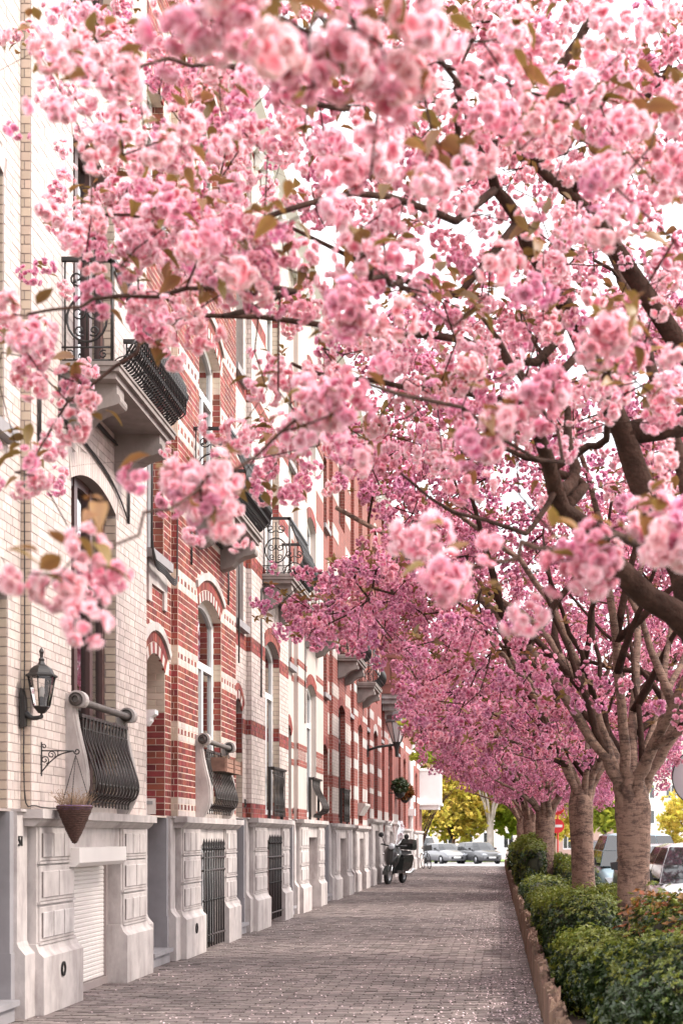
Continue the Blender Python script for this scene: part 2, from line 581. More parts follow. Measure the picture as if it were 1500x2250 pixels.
def np_mesh(name, V, Fflat, k, smooth=False):
    me = bpy.data.meshes.new(name)
    nf = len(Fflat) // k
    me.vertices.add(len(V)); me.vertices.foreach_set('co', np.asarray(V, dtype=np.float32).ravel())
    me.loops.add(len(Fflat)); me.loops.foreach_set('vertex_index', np.asarray(Fflat, dtype=np.int32))
    me.polygons.add(nf)
    me.polygons.foreach_set('loop_start', np.arange(nf, dtype=np.int32) * k)
    me.polygons.foreach_set('loop_total', np.full(nf, k, dtype=np.int32))
    me.polygons.foreach_set('use_smooth', np.full(nf, smooth))
    me.update(calc_edges=True)
    me.validate()
    return me


def copy_tree(o, parent=None):
    c = o.copy(); COL.objects.link(c)
    if parent is not None:
        c.parent = parent
    for ch in list(o.children):
        copy_tree(ch, c)
    return c


def spiral(c, r0, r1, a0, turns, n=14, plane='yz'):
    pts = []
    for i in range(n + 1):
        t = i / n
        a = a0 + turns * 2 * math.pi * t
        r = r0 + (r1 - r0) * t
        u, w = r * math.cos(a), r * math.sin(a)
        pts.append((c[0] + u, c[1], c[2] + w) if plane == 'xz' else (c[0], c[1] + u, c[2] + w))
    return pts


def bez(pts, n=12):
    """Catmull-Rom through points"""
    pts = [Vector(p) for p in pts]
    if len(pts) < 3:
        return [pts[0].lerp(pts[-1], i / n) for i in range(n + 1)]
    q = [pts[0] * 2 - pts[1]] + pts + [pts[-1] * 2 - pts[-2]]
    out = []
    segs = len(pts) - 1
    per = max(1, n // segs)
    for s in range(segs):
        p0, p1, p2, p3 = q[s:s + 4]
        for i in range(per):
            t = i / per
            out.append(0.5 * ((2 * p1) + (p2 - p0) * t + (2 * p0 - 5 * p1 + 4 * p2 - p3) * t * t + (3 * p1 - p0 - 3 * p2 + p3) * t ** 3))
    out.append(pts[-1])
    return out


def text_mesh(body, size, extrude=0.004):
    cu = bpy.data.curves.new('txt', 'FONT')
    cu.body = body; cu.size = size; cu.extrude = extrude
    cu.align_x = 'CENTER'; cu.align_y = 'CENTER'
    to = bpy.data.objects.new('txt', cu)
    COL.objects.link(to)
    dg = bpy.context.evaluated_depsgraph_get()
    me = bpy.data.meshes.new_from_object(to.evaluated_get(dg))
    bpy.data.objects.remove(to)
    bpy.data.curves.remove(cu)
    return me
# ------------------------------------------------------------------ setting
mb = MB(); mb.quad((-1500, -1500, -1.6), (1500, -1500, -1.6), (1500, 1500, -1.6), (-1500, 1500, -1.6))
structure('ground', mb, m_ground)

mb = MB(); mb.box(-4.6, 0.36, 2.0, 76.0, -0.5, -0.013)
pavement = structure('pavement', mb, m_joint)
mb = MB(); mb.box(0.36, 1.84, 2.0, 75.0, -0.5, 0.04)
structure('planting_bed', mb, m_soil)
mb = MB(); mb.box(1.84, 2.0, 2.0, 75.5, -0.5, 0.03)
structure('kerb', mb, m_blue)
far_prof = [(2, -0.12), (76.2, -0.12), (90, -0.26), (115, -0.5), (160, -0.9), (230, -1.3)]


def road_z(y):
    for (a, za), (b, zb) in zip(far_prof, far_prof[1:]):
        if y <= b:
            return za + (zb - za) * (y - a) / (b - a)
    return far_prof[-1][1]


mb = MB()
mb.quad((2.0, 2, -0.12), (9.0, 2, -0.12), (9.0, 76.2, -0.12), (2.0, 76.2, -0.12))
for (a, za), (b, zb) in list(zip(far_prof, far_prof[1:]))[1:]:
    mb.quad((-60, a, za), (90, a, za), (90, b, zb), (-60, b, zb))
m_road_far = M('road_concrete', (0.30, 0.29, 0.30), 0.9, 0.1, 1.0, 0.2, 60)
structure('road', mb, m_road_far)
mb = MB(); mb.box(9.0, 9.15, 2, 76, -0.5, 0.02); mb.box(9.15, 12.0, 2, 76, -0.5, 0.0)
structure('far_pavement', mb, m_blue)
mb = MB(); mb.quad((12.0, 2, 0.01), (70, 2, 0.01), (70, 76, 0.01), (12.0, 76, 0.01))
mb.quad((-60, 122, -0.54), (90, 122, -0.54), (90, 158, -0.86), (-60, 158, -0.86))
structure('lawn', mb, m_lawn)

# paver bricks laid in rows across the pavement
pv = []
y = 6.0
row = 0
while y < 75.9:
    x = -3.95 + (0.105 if row % 2 else 0.0) + random.uniform(-.012, .012)
    wob = random.uniform(-.003, .003)
    while x < 0.355:
        x1 = min(x + 0.21, 0.355)
        if x1 - x > 0.03 and x1 > -3.9:
            dz = random.gauss(0, 0.0022) + 0.006 * math.sin(x * 1.7 + y * .6) * math.sin(y * .37 + 1)
            j = random.uniform(0.005, 0.010)
            pv.append(((x + j, y + 0.0055 + wob, -0.05), (x1 - j, y + 0.0965 + wob + random.uniform(-.003, .001), dz)))
        x += 0.21
    y += 0.104
    row += 1


def in_frame(p, x0=0, x1=1500, y0=0, y1=2250):
    if p[1] < 0.5:
        return False
    a, b = proj(p)
    return x0 <= a <= x1 and y0 <= b <= y1


vis = sorted([b for b in pv if in_frame(((b[0][0] + b[1][0]) / 2, b[0][1], 0))], key=lambda b: b[0][1])
near = set(id(b) for b in vis[:300])
for b in vis[:300]:
    piece('paver', m_paver, b[0], b[1], pavement, (0, 0, 0))
boxes_mesh('pavers', [b for b in pv if id(b) not in near], m_paver, pavement, (0, 0, 0))

# ------------------------------------------------------------------ facade builders
XW = -3.70      # bay wall plane
XD = -3.78      # door bay wall plane


def arch_pts(a, b, t, rise, n=12):
    if rise <= 0:
        return [(a, t), (b, t)]
    w = (b - a) / 2
    Rr = (w * w + rise * rise) / (2 * rise)
    cz = t + rise - Rr
    m = (a + b) / 2
    an = math.asin(min(1, w / Rr))
    return [(m + Rr * math.sin(-an + 2 * an * i / n), cz + Rr * math.cos(-an + 2 * an * i / n)) for i in range(n + 1)]


def wall_sheet(mb, x, y0, y1, z0, z1, ops):
    """front sheet with openings (a, b, sill, spring, rise, depth) and their reveals"""
    ys = sorted({y0, y1} | {o[0] for o in ops} | {o[1] for o in ops})
    zs = sorted({z0, z1} | {o[2] for o in ops} | {o[3] + o[4] for o in ops})
    ys = [v for v in ys if y0 <= v <= y1]; zs = [v for v in zs if z0 <= v <= z1]
    for ya, yb in zip(ys, ys[1:]):
        for za, zb in zip(zs, zs[1:]):
            yc, zc = (ya + yb) / 2, (za + zb) / 2
            if any(o[0] < yc < o[1] and o[2] < zc < o[3] + o[4] for o in ops):
                continue
            mb.quad((x, ya, za), (x, yb, za), (x, yb, zb), (x, ya, zb))
    for (a, b, s, t, rise, d) in ops:
        xi = x - d
        ap = arch_pts(a, b, t, rise)
        top = t + rise
        if rise > 0:
            for (p, q) in zip(ap, ap[1:]):
                mb.quad((x, p[0], p[1]), (x, q[0], q[1]), (x, q[0], top), (x, p[0], top))
        for (p, q) in zip(ap, ap[1:]):
            mb.quad((x, p[0], p[1]), (xi, p[0], p[1]), (xi, q[0], q[1]), (x, q[0], q[1]))
        mb.quad((x, a, s), (x, a, t), (xi, a, t), (xi, a, s))
        mb.quad((x, b, s), (xi, b, s), (xi, b, t), (x, b, t))
        mb.quad((x, a, s), (xi, a, s), (xi, b, s), (x, b, s))


def brick_rows(x, y0, y1, z0, z1, ops, course, blen, colour, ring=0.0, proud=0.007, joint=0.009):
    out = []
    n = int(round((z1 - z0) / course))
    for k in range(n):
        za, zb = z0 + k * course, z0 + (k + 1) * course
        zc = (za + zb) / 2
        blocked = []
        for (a, b, s, t, rise, d) in ops:
            if s - 0.02 <= zc <= t:
                blocked.append((a, b))
            elif rise > 0 and t < zc < t + rise + ring:
                w = (b - a) / 2
                Rr = (w * w + rise * rise) / (2 * rise)
                cz = t + rise - Rr
                R2 = Rr + ring
                hw = math.sqrt(max(0, R2 * R2 - (zc - cz) ** 2))
                hw = min(hw, w * R2 / Rr)
                m = (a + b) / 2
                blocked.append((m - hw, m + hw))
            elif rise == 0 and t < zc < t + ring:
                blocked.append((a - .08, b + .08))
        head = k % 2 == 1
        L = blen / 2 if head else blen
        ya = y0 - (blen / 4 if head else 0)
        j = 0
        while ya < y1:
            yb = ya + L
            segs = [(max(ya, y0), min(yb, y1))]
            for (p, q) in blocked:
                ns = []
                for (u, v) in segs:
                    if q <= u or p >= v:
                        ns.append((u, v))
                    else:
                        if u < p: ns.append((u, p))
                        if q < v: ns.append((q, v))
                segs = ns
            for (u, v) in segs:
                if v - u > 0.025:
                    c = colour(k, j, zc, head)
                    if c:
                        g = random.uniform(-.0015, .0015)
                        out.append((c, ((x - 0.02, u + joint / 2, za + joint / 2), (x + proud + g, v - joint / 2, zb - joint / 2))))
            ya = yb
            j += 1
    return out


def jamb_rows(xi, xo, y, z0, z1, course, blen, colour, proud=0.006, joint=0.009):
    """bricks on a reveal that faces the viewer (towards -y)"""
    out = []
    n = int(round((z1 - z0) / course))
    for k in range(n):
        za, zb = z0 + k * course, z0 + (k + 1) * course
        xa = xo
        j = 0
        L = blen if k % 2 == 0 else blen / 2
        while xa > xi + 0.02:
            xb = max(xi, xa - L)
            c = colour(k, j, (za + zb) / 2, k % 2 == 1)
            if c and xa - xb > 0.02:
                out.append((c, ((xb + joint / 2, y - proud, za + joint / 2), (xa - joint / 2, y + 0.02, zb - joint / 2))))
            xa = xb
            L = blen
            j += 1
    return out


def voussoirs(a, b, t, rise, ring, x, n, proud, m, parent, off, gap=0.008):
    w = (b - a) / 2
    if rise > 0:
        Rr = (w * w + rise * rise) / (2 * rise); cz = t + rise - Rr; an = math.asin(min(1, w / Rr))
    mid = (a + b) / 2
    mbv = {}
    for i in range(n):
        u0 = -1 + 2 * i / n + gap / w * .5
        u1 = -1 + 2 * (i + 1) / n - gap / w * .5
        pts = []
        for (u, rr) in ((u0, 0), (u1, 0), (u1, ring), (u0, ring)):
            if rise > 0:
                pts.append((mid + (Rr + rr) * math.sin(an * u), cz + (Rr + rr) * math.cos(an * u)))
            else:
                pts.append((mid + w * u * (1 + .12 * rr / ring * 1.0), t + rr))
        mat = m[i % len(m)] if isinstance(m, (list, tuple)) else m
        mbv.setdefault(mat.name, (mat, []))[1].append(pts)
    for (mat, lst) in mbv.values():
        for pts in lst:
            q = MB().prism(pts, 'x', x - 0.02, x + proud)
            part('brick', q, mat, parent)


def lay_out(bricks, wall, off, mats, n_single, miny=0):
    """the bricks that show largest become objects, the rest one mesh per colour"""
    def score(b):
        lo, hi = b[1]
        c = ((lo[0] + hi[0]) / 2, (lo[1] + hi[1]) / 2, (lo[2] + hi[2]) / 2)
        if not in_frame(c, y0=miny):
            return 0
        wv = (hi[1] - lo[1]) * 3.7 / c[1] + (hi[0] - lo[0] if hi[0] - lo[0] > .05 else 0)
        return wv * (hi[2] - lo[2]) / c[1] ** 2 + 1e-9
    bs = sorted(bricks, key=score, reverse=True)
    for b in bs[:n_single]:
        piece('brick', mats[b[0]], b[1][0], b[1][1], wall, off)
    by = {}
    for b in bs[n_single:]:
        by.setdefault(b[0], []).append(b[1])
    for c, l in by.items():
        boxes_mesh('brickwork', l, mats[c], wall, off)


def window(house, a, b, s, t, rise, x, fm, style='casement', curtain=True, fw=0.07, dark=False):
    """frame (> panes, curtain) set in an opening; x is the frame's front"""
    mb = MB()
    top = t + rise
    d = 0.06
    mb.box(x - d, x, a, a + fw, s, t)
    mb.box(x - d, x, b - fw, b, s, t)
    mb.box(x - d, x, a + fw, b - fw, s, s + fw * 1.2)
    ap = arch_pts(a, b, t, rise, 12)
    if rise > 0:
        inner = [(p[0] * (1 - 2 * fw / (b - a)) + (a + b) / 2 * (2 * fw / (b - a)), p[1] - fw) for p in ap]
        for i in range(len(ap) - 1):
            mb.prism([ap[i], ap[i + 1], inner[i + 1], inner[i]], 'x', x - d, x)
    else:
        mb.box(x - d, x, a + fw, b - fw, t - fw, t)
    tz = s + (t - s) * 0.74
    mids = []
    if style in ('casement', 'tee'):
        mb.box(x - d, x + .012, a + fw, b - fw, tz - .045, tz + .045)
        mb.box(x - d, x + .01, (a + b) / 2 - .05, (a + b) / 2 + .05, s + fw, tz - .045)
        mids = [(a + fw, (a + b) / 2 - .05, s + fw, tz - .045), ((a + b) / 2 + .05, b - fw, s + fw, tz - .045), (a + fw, b - fw, tz + .045, top)]
    elif style == 'cross':
        mb.box(x - d, x + .012, a + fw, b - fw, tz - .04, tz + .04)
        mids = [(a + fw, b - fw, s + fw, tz - .04), (a + fw, b - fw, tz + .04, top)]
    elif style == 'three':
        for u in (1 / 3, 2 / 3):
            yy = a + (b - a) * u
            mb.box(x - d, x + .01, yy - .05, yy + .05, s + fw, t + rise * .8)
        e = [a + fw, a + (b - a) / 3, a + (b - a) * 2 / 3, b - fw]
        mids = [(e[0], e[1] - .05, s + fw, top), (e[1] + .05, e[2] - .05, s + fw, top), (e[2] + .05, e[3], s + fw, top)]
    else:
        mids = [(a + fw, b - fw, s + fw, top)]
    f = part('window', mb, fm, house)
    for (p, q, u, v) in mids:
        g = MB()
        if v > t and rise > 0:
            pr = [(p, u), (q, u)] + [(yy, min(zz, v)) for (yy, zz) in reversed(arch_pts(a, b, t, rise, 12)) if p < yy < q]
            if len(pr) < 4:
                pr = [(p, u), (q, u), (q, t), (p, t)]
            else:
                def zat(yy):
                    ap2 = arch_pts(a, b, t, rise, 24)
                    return min(ap2, key=lambda w: abs(w[0] - yy))[1]
                pr = [(p, u), (q, u), (q, zat(q))] + pr[2:] + [(p, zat(p))]
            g.prism(pr, 'x', x - .04, x - .032)
        else:
            g.box(x - .04, x - .032, p, q, u, v)
        part('pane', g, m_glass, f)
    if curtain:
        for (ya, yb) in ((a + fw, a + (b - a) * .34), (b - (b - a) * .34, b - fw)):
            g = MB()
            n = 22
            for i in range(n):
                y0, y1 = ya + (yb - ya) * i / n, ya + (yb - ya) * (i + 1) / n
                x0, x1 = x - .17 + .02 * math.sin(i * 2.3), x - .17 + .02 * math.sin((i + 1) * 2.3)
                g.quad((x0, y0, s + .1), (x1, y1, s + .1), (x1, y1, t - .02), (x0, y0, t - .02))
            part('curtain', g, m_curtain, f)
    return f


def scroll_profile(h0, h1):
    """side view of the S-shaped stone cheeks: (x offset from wall, z)"""
    H = h1 - h0
    front = [(0.115, 0.0), (0.16, .05), (0.215, .12), (0.245, .22), (0.24, .34), (0.21, .46), (0.165, .58), (0.125, .70), (0.10, .80), (0.095, .86)]
    return [(o, h0 + H * z) for o, z in front]


def guard_curve(h0, h1, n=16, amp=1.0, base=0.12):
    """iron belly curve (offset from wall, z)"""
    key = [(0.10, 0.02), (0.11, .10), (0.19, .16), (0.225, .26), (0.21, .38), (0.165, .52), (0.12, .66), (0.085, .80), (0.08, .92), (0.08, 1.0)]
    pts = bez([(base + (o - 0.1) * amp, 0, h0 + (h1 - h0) * z) for o, z in key], 36)
    return [(p.x, p.z) for p in pts]


def window_guard(house, y0, y1, z0, ztop, stone=True, nbars=14, amp=1.0):
    """balconet in front of a ground-floor window"""
    g0 = MB()
    rail_z = z0 + (ztop - z0) * .80
    cur = guard_curve(z0 + .03, rail_z, amp=amp)
    for zz in (0.12, 0.20, .86):
        i = min(range(len(cur)), key=lambda k: abs(cur[k][1] - (z0 + (rail_z - z0) * zz)))
        g0.tube([(XW + cur[i][0], y0 + .1, cur[i][1]), (XW + cur[i][0], y1 - .1, cur[i][1])], .009, 6)
    g0.box(XW + .055, XW + .11, y0 + .08, y1 - .08, rail_z - .012, rail_z + .018)
    n_r = nbars
    for k in range(n_r):
        yy = y0 + .14 + (y1 - y0 - .28) * (k + .5) / n_r
        zc = rail_z - (rail_z - z0) * .075
        g0.tube(spiral((XW + .082, yy, zc), .035, .006, 0, 1.2, 10), .006, 4)
        i = min(range(len(cur)), key=lambda q: abs(cur[q][1] - (z0 + (rail_z - z0) * .3)))
        g0.ball((XW + cur[i][0] + .006, yy, cur[i][1]), .016, 5)
        i = min(range(len(cur)), key=lambda q: abs(cur[q][1] - (z0 + (rail_z - z0) * .16)))
        g0.tube(spiral((XW + cur[i][0], yy, cur[i][1] + .01), .03, .008, 1.0, 1.0, 8), .006, 4)
    guard = part('window_guard', g0, m_ironbrown, house)
    off = root_loc(house)
    # bars: one shared mesh, copied along the sill
    b0 = MB()
    b0.tube([(XW + o, 0, z) for o, z in cur], .0085, 5)
    bm_me = b0.mesh('bar', (off.x, 0, off.z)); bm_me.materials.append(m_ironbrown)
    b1 = MB()
    pts = []
    for i, (o, z) in enumerate(cur):
        f = (z - z0) / (rail_z - z0)
        pts.append((XW + o + .008, .026 * math.sin(f * 14), z))
    b1.tube(pts, .0075, 5)
    bm2 = b1.mesh('bar', (off.x, 0, off.z)); bm2.materials.append(m_ironbrown)
    for k in range(nbars + 1):
        yy = y0 + .12 + (y1 - y0 - .24) * k / nbars
        o = link('bar', bm_me if k % 1 == 0 else bm2, None, guard); o.location = (0, yy - off.y, 0)
        if k < nbars:
            o = link('bar', bm2, None, guard); o.location = (0, yy + (y1 - y0 - .24) / nbars / 2 - off.y, 0)
    if stone:
        fr = scroll_profile(z0, ztop)
        for yy in (y0 - .06, y1 - .09):
            prof = [(XW - .02, z0)] + [(XW + o * .68, z) for o, z in fr]
            # curl at the top
            cx, cz, rr = XW + .098, ztop - .08, .08
            prof += [(cx + rr * math.cos(a), cz + rr * math.sin(a)) for a in np.linspace(-.9, 2.5, 12)]
            prof += [(XW - .02, ztop - .02)]
            q = MB().prism(prof, 'y', yy, yy + .115, False)
            ch = part('side_scroll', q, m_stone, house)
            e = MB()
            for dy in (.012, .044, .076):
                pr = [(XW + o * .68 + .0, z) for o, z in fr]
                band = pr + [(x_ + .02, z_) for x_, z_ in reversed(pr)]
                e.prism(band, 'y', yy + dy, yy + dy + .024)
            e2 = MB()
            e2.lathe([(.06, -.035), (.06, -.01), (.03, 0)], (cx, yy, cz), 14, axis='y')
            e2.lathe([(.03, -.06), (.028, -.03), (.05, -.02)], (cx, yy, cz), 12, axis='y')
            part('fluting', e, m_stone, ch)
            part('volute', e2, m_rail, ch)
    hr = MB()
    hr.tube([(XW + .105, y0 + .04, ztop - .09), (XW + .105, y1 - .04, ztop - .09)], .032, 10)
    if not stone:
        hr = MB(); hr.box(XW + .03, XW + .14, y0, y1, rail_z, rail_z + .03)
        hr.box(XW + .03, XW + .08, y0, y0 + .03, z0, rail_z); hr.box(XW + .03, XW + .08, y1 - .03, y1, z0, rail_z)
    part('handrail', hr, m_rail if stone else m_iron, house)
    return guard


def balcony(house, yc, z, half=1.15, depth=0.5, nb=22, bulge=True, single=True, rail_h=0.86):
    x0 = XW
    mb = MB()
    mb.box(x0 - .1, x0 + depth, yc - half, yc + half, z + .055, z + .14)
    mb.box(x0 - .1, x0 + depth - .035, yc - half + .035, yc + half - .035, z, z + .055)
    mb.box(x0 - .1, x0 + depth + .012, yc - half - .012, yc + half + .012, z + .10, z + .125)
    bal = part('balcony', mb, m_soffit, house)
    for s in (-1, 1):
        ys = yc + s * (half - .30)
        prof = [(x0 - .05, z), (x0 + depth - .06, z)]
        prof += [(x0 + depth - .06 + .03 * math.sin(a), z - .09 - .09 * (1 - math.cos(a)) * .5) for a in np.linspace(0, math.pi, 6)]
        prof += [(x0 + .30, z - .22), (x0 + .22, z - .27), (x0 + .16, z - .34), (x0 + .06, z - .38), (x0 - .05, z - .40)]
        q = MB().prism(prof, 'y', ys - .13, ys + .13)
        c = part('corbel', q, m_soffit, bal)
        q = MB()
        q.tube(spiral((x0 + depth - .14, ys - .135, z - .1), .07, .015, 0, 1.5, 14, 'xz'), .012, 5)
        q.tube(spiral((x0 + .10, ys - .135, z - .27), .055, .012, 2, 1.5, 12, 'xz'), .01, 5)
    # railing
    zb, zt = z + .16, z + .14 + rail_h
    key = [(0, 0), (.09, .07), (.175, .18), (.20, .32), (.175, .48), (.11, .64), (.05, .80), (.01, .92), (0, 1.0)]
    if not bulge:
        key = [(0, 0), (0, .5), (0, 1)]
    cur = [(p.x, p.z) for p in bez([(o, 0, zb + (zt - zb) * h) for o, h in key], 32)]
    xf = x0 + depth - .07
    rl = MB()
    rl.box(xf - .03, xf + .025, yc - half + .03, yc + half - .03, zt, zt + .035)
    rl.box(x0, xf, yc - half + .03, yc - half + .075, zt, zt + .035)
    rl.box(x0, xf, yc + half - .075, yc + half - .03, zt, zt + .035)
    for f in (.12, .62):
        i = min(range(len(cur)), key=lambda k: abs(cur[k][1] - (zb + (zt - zb) * f)))
        rl.tube([(xf + cur[i][0], yc - half + .05, cur[i][1]), (xf + cur[i][0], yc + half - .05, cur[i][1])], .009, 5)
    for s in (-1, 1):
        yy = yc + s * (half - .05)
        for h in (.0, .13, 1.0):
            rl.tube([(x0, yy, zb + (zt - zb) * h), (xf, yy, zb + (zt - zb) * h)], .009, 5)
        rl.tube([(x0 + .03, yy, zb), (x0 + .03, yy, zt)], .009, 5)
        rl.tube([(xf, yy, zb - .02), (xf, yy, zt + .03)], .014, 6)
        cx = (x0 + xf) / 2
        rr = min(.17, (xf - x0) / 2 - .03)
        zc = zb + (zt - zb) * .42
        rl.tube([(cx + rr * math.cos(a), yy, zc + rr * 1.15 * math.sin(a)) for a in np.linspace(0, 2 * math.pi, 20)], .011, 5, False)
        rl.tube([(cx, yy, zb + .1), (cx, yy, zt - .05)], .009, 5)
        for q in (-1, 1):
            sp = [(cx + q * (p[0] - cx), p[1], p[2]) for p in spiral((cx + .07, yy, zc + .05), .065, .012, 2.6, 1.3, 14, 'xz')]
            rl.tube(sp, .008, 4)
            sp = [(cx + q * (p[0] - cx), p[1], p[2]) for p in spiral((cx + .06, yy, zc - .1), .05, .01, 4, 1.2, 12, 'xz')]
            rl.tube(sp, .008, 4)
            sp = [(cx + q * (p[0] - cx), p[1], p[2]) for p in spiral((cx + .08, yy, zb + (zt - zb) * .83), .075, .012, 3.6, 1.2, 14, 'xz')]
            rl.tube(sp, .009, 4)
            sp = [(cx + q * (p[0] - cx), p[1], p[2]) for p in spiral((cx + .14, yy, zb + .05), .04, .01, 1, 1.2, 10, 'xz')]
            rl.tube(sp, .007, 4)
            rl.ball((cx + q * .1, yy, zb + (zt - zb) * .80), .018, 5)
    rail = part('railing', rl, m_iron, bal)
    off = root_loc(house)
    if single:
        b0 = MB()
        pts = [(xf + o, .05 * math.sin(i * .62), h) for i, (o, h) in enumerate(cur)]
        b0.tube(pts, .011, 5)
        pts2 = [(xf + o + .012, -.055 * math.sin(i * .62 + .6), h) for i, (o, h) in enumerate(cur)]
        b0.tube(pts2, .0075, 4)
        for h in (.25, .42, .68):
            i = int(h * (len(cur) - 1))
            b0.tube(spiral((xf + cur[i][0] + .012, .03, cur[i][1]), .04, .008, h * 9, 1.25, 10), .007, 4)
        me = b0.mesh('bar', (off.x, 0, off.z)); me.materials.append(m_iron)
        for k in range(nb):
            o = link('bar', me, None, rail)
            o.location = (0, yc - half + .08 + (2 * half - .16) * (k + .5) / nb - off.y, 0)
            o.rotation_euler = (0, 0, 0)
    else:
        b0 = MB()
        for k in range(nb):
            yy = yc - half + .08 + (2 * half - .16) * (k + .5) / nb
            b0.tube([(xf + o, yy + .03 * math.sin(i * .8), h) for i, (o, h) in enumerate(cur[::2])], .009, 4)
            b0.tube(spiral((xf + .02, yy, zb + (zt - zb) * .4), .05, .01, 0, 1.2, 8), .008, 4)
        part('bars', b0, m_iron, rail, 'stuff')
    return bal


def pier(house, y0, y1, zl, mat, rows, blocks=(3, 2, 3), hole=False, dirty=False):
    """panelled stone pier of the plinth"""
    mb = MB()
    mb.box(-4.0, -3.675, y0, y1, .5, zl - .09)
    # base block with a sloped shoulder
    mb.prism([(-4.0, 0), (-3.60, 0), (-3.60, .46), (-3.64, .50), (-3.665, .565), (-4.0, .565)], 'y', y0 - .05, y1 + .05)
    p = part('pier', mb, mat, house)
    tops = rows
    for r, (za, zb) in enumerate(tops):
        n = blocks[r % len(blocks)]
        q = MB(); q.cbox(-3.68, -3.652, y0 + .04, y1 - .04, za, zb, .008)
        part('panel', q, mat, p)
        w = (y1 - y0 - .16)
        for k in range(n):
            q = MB()
            a = y0 + .08 + w * k / n + .012
            b = y0 + .08 + w * (k + 1) / n - .012
            q.cbox(-3.66, -3.641, a, b, za + .03, zb - .045, .006)
            part('raised_block', q, m_stone_dirty if (dirty and r == 0) else mat, p)
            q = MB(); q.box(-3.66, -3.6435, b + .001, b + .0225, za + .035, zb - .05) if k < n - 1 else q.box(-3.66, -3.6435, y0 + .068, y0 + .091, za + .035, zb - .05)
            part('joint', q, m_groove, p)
        q = MB(); q.box(-3.69, -3.646, y0 + .015, y1 - .015, za - .02, za - .001)
        part('moulding', q, mat, p)
    if hole:
        q = MB()
        q.lathe([(.062, .004), (.062, .014), (.045, .016), (.042, -.01), (.001, -.012)], (-3.60, (y0 + y1) / 2 - .05, .33), 16, axis='x')
        part('vent_rim', q, m_dark, p)
    return p


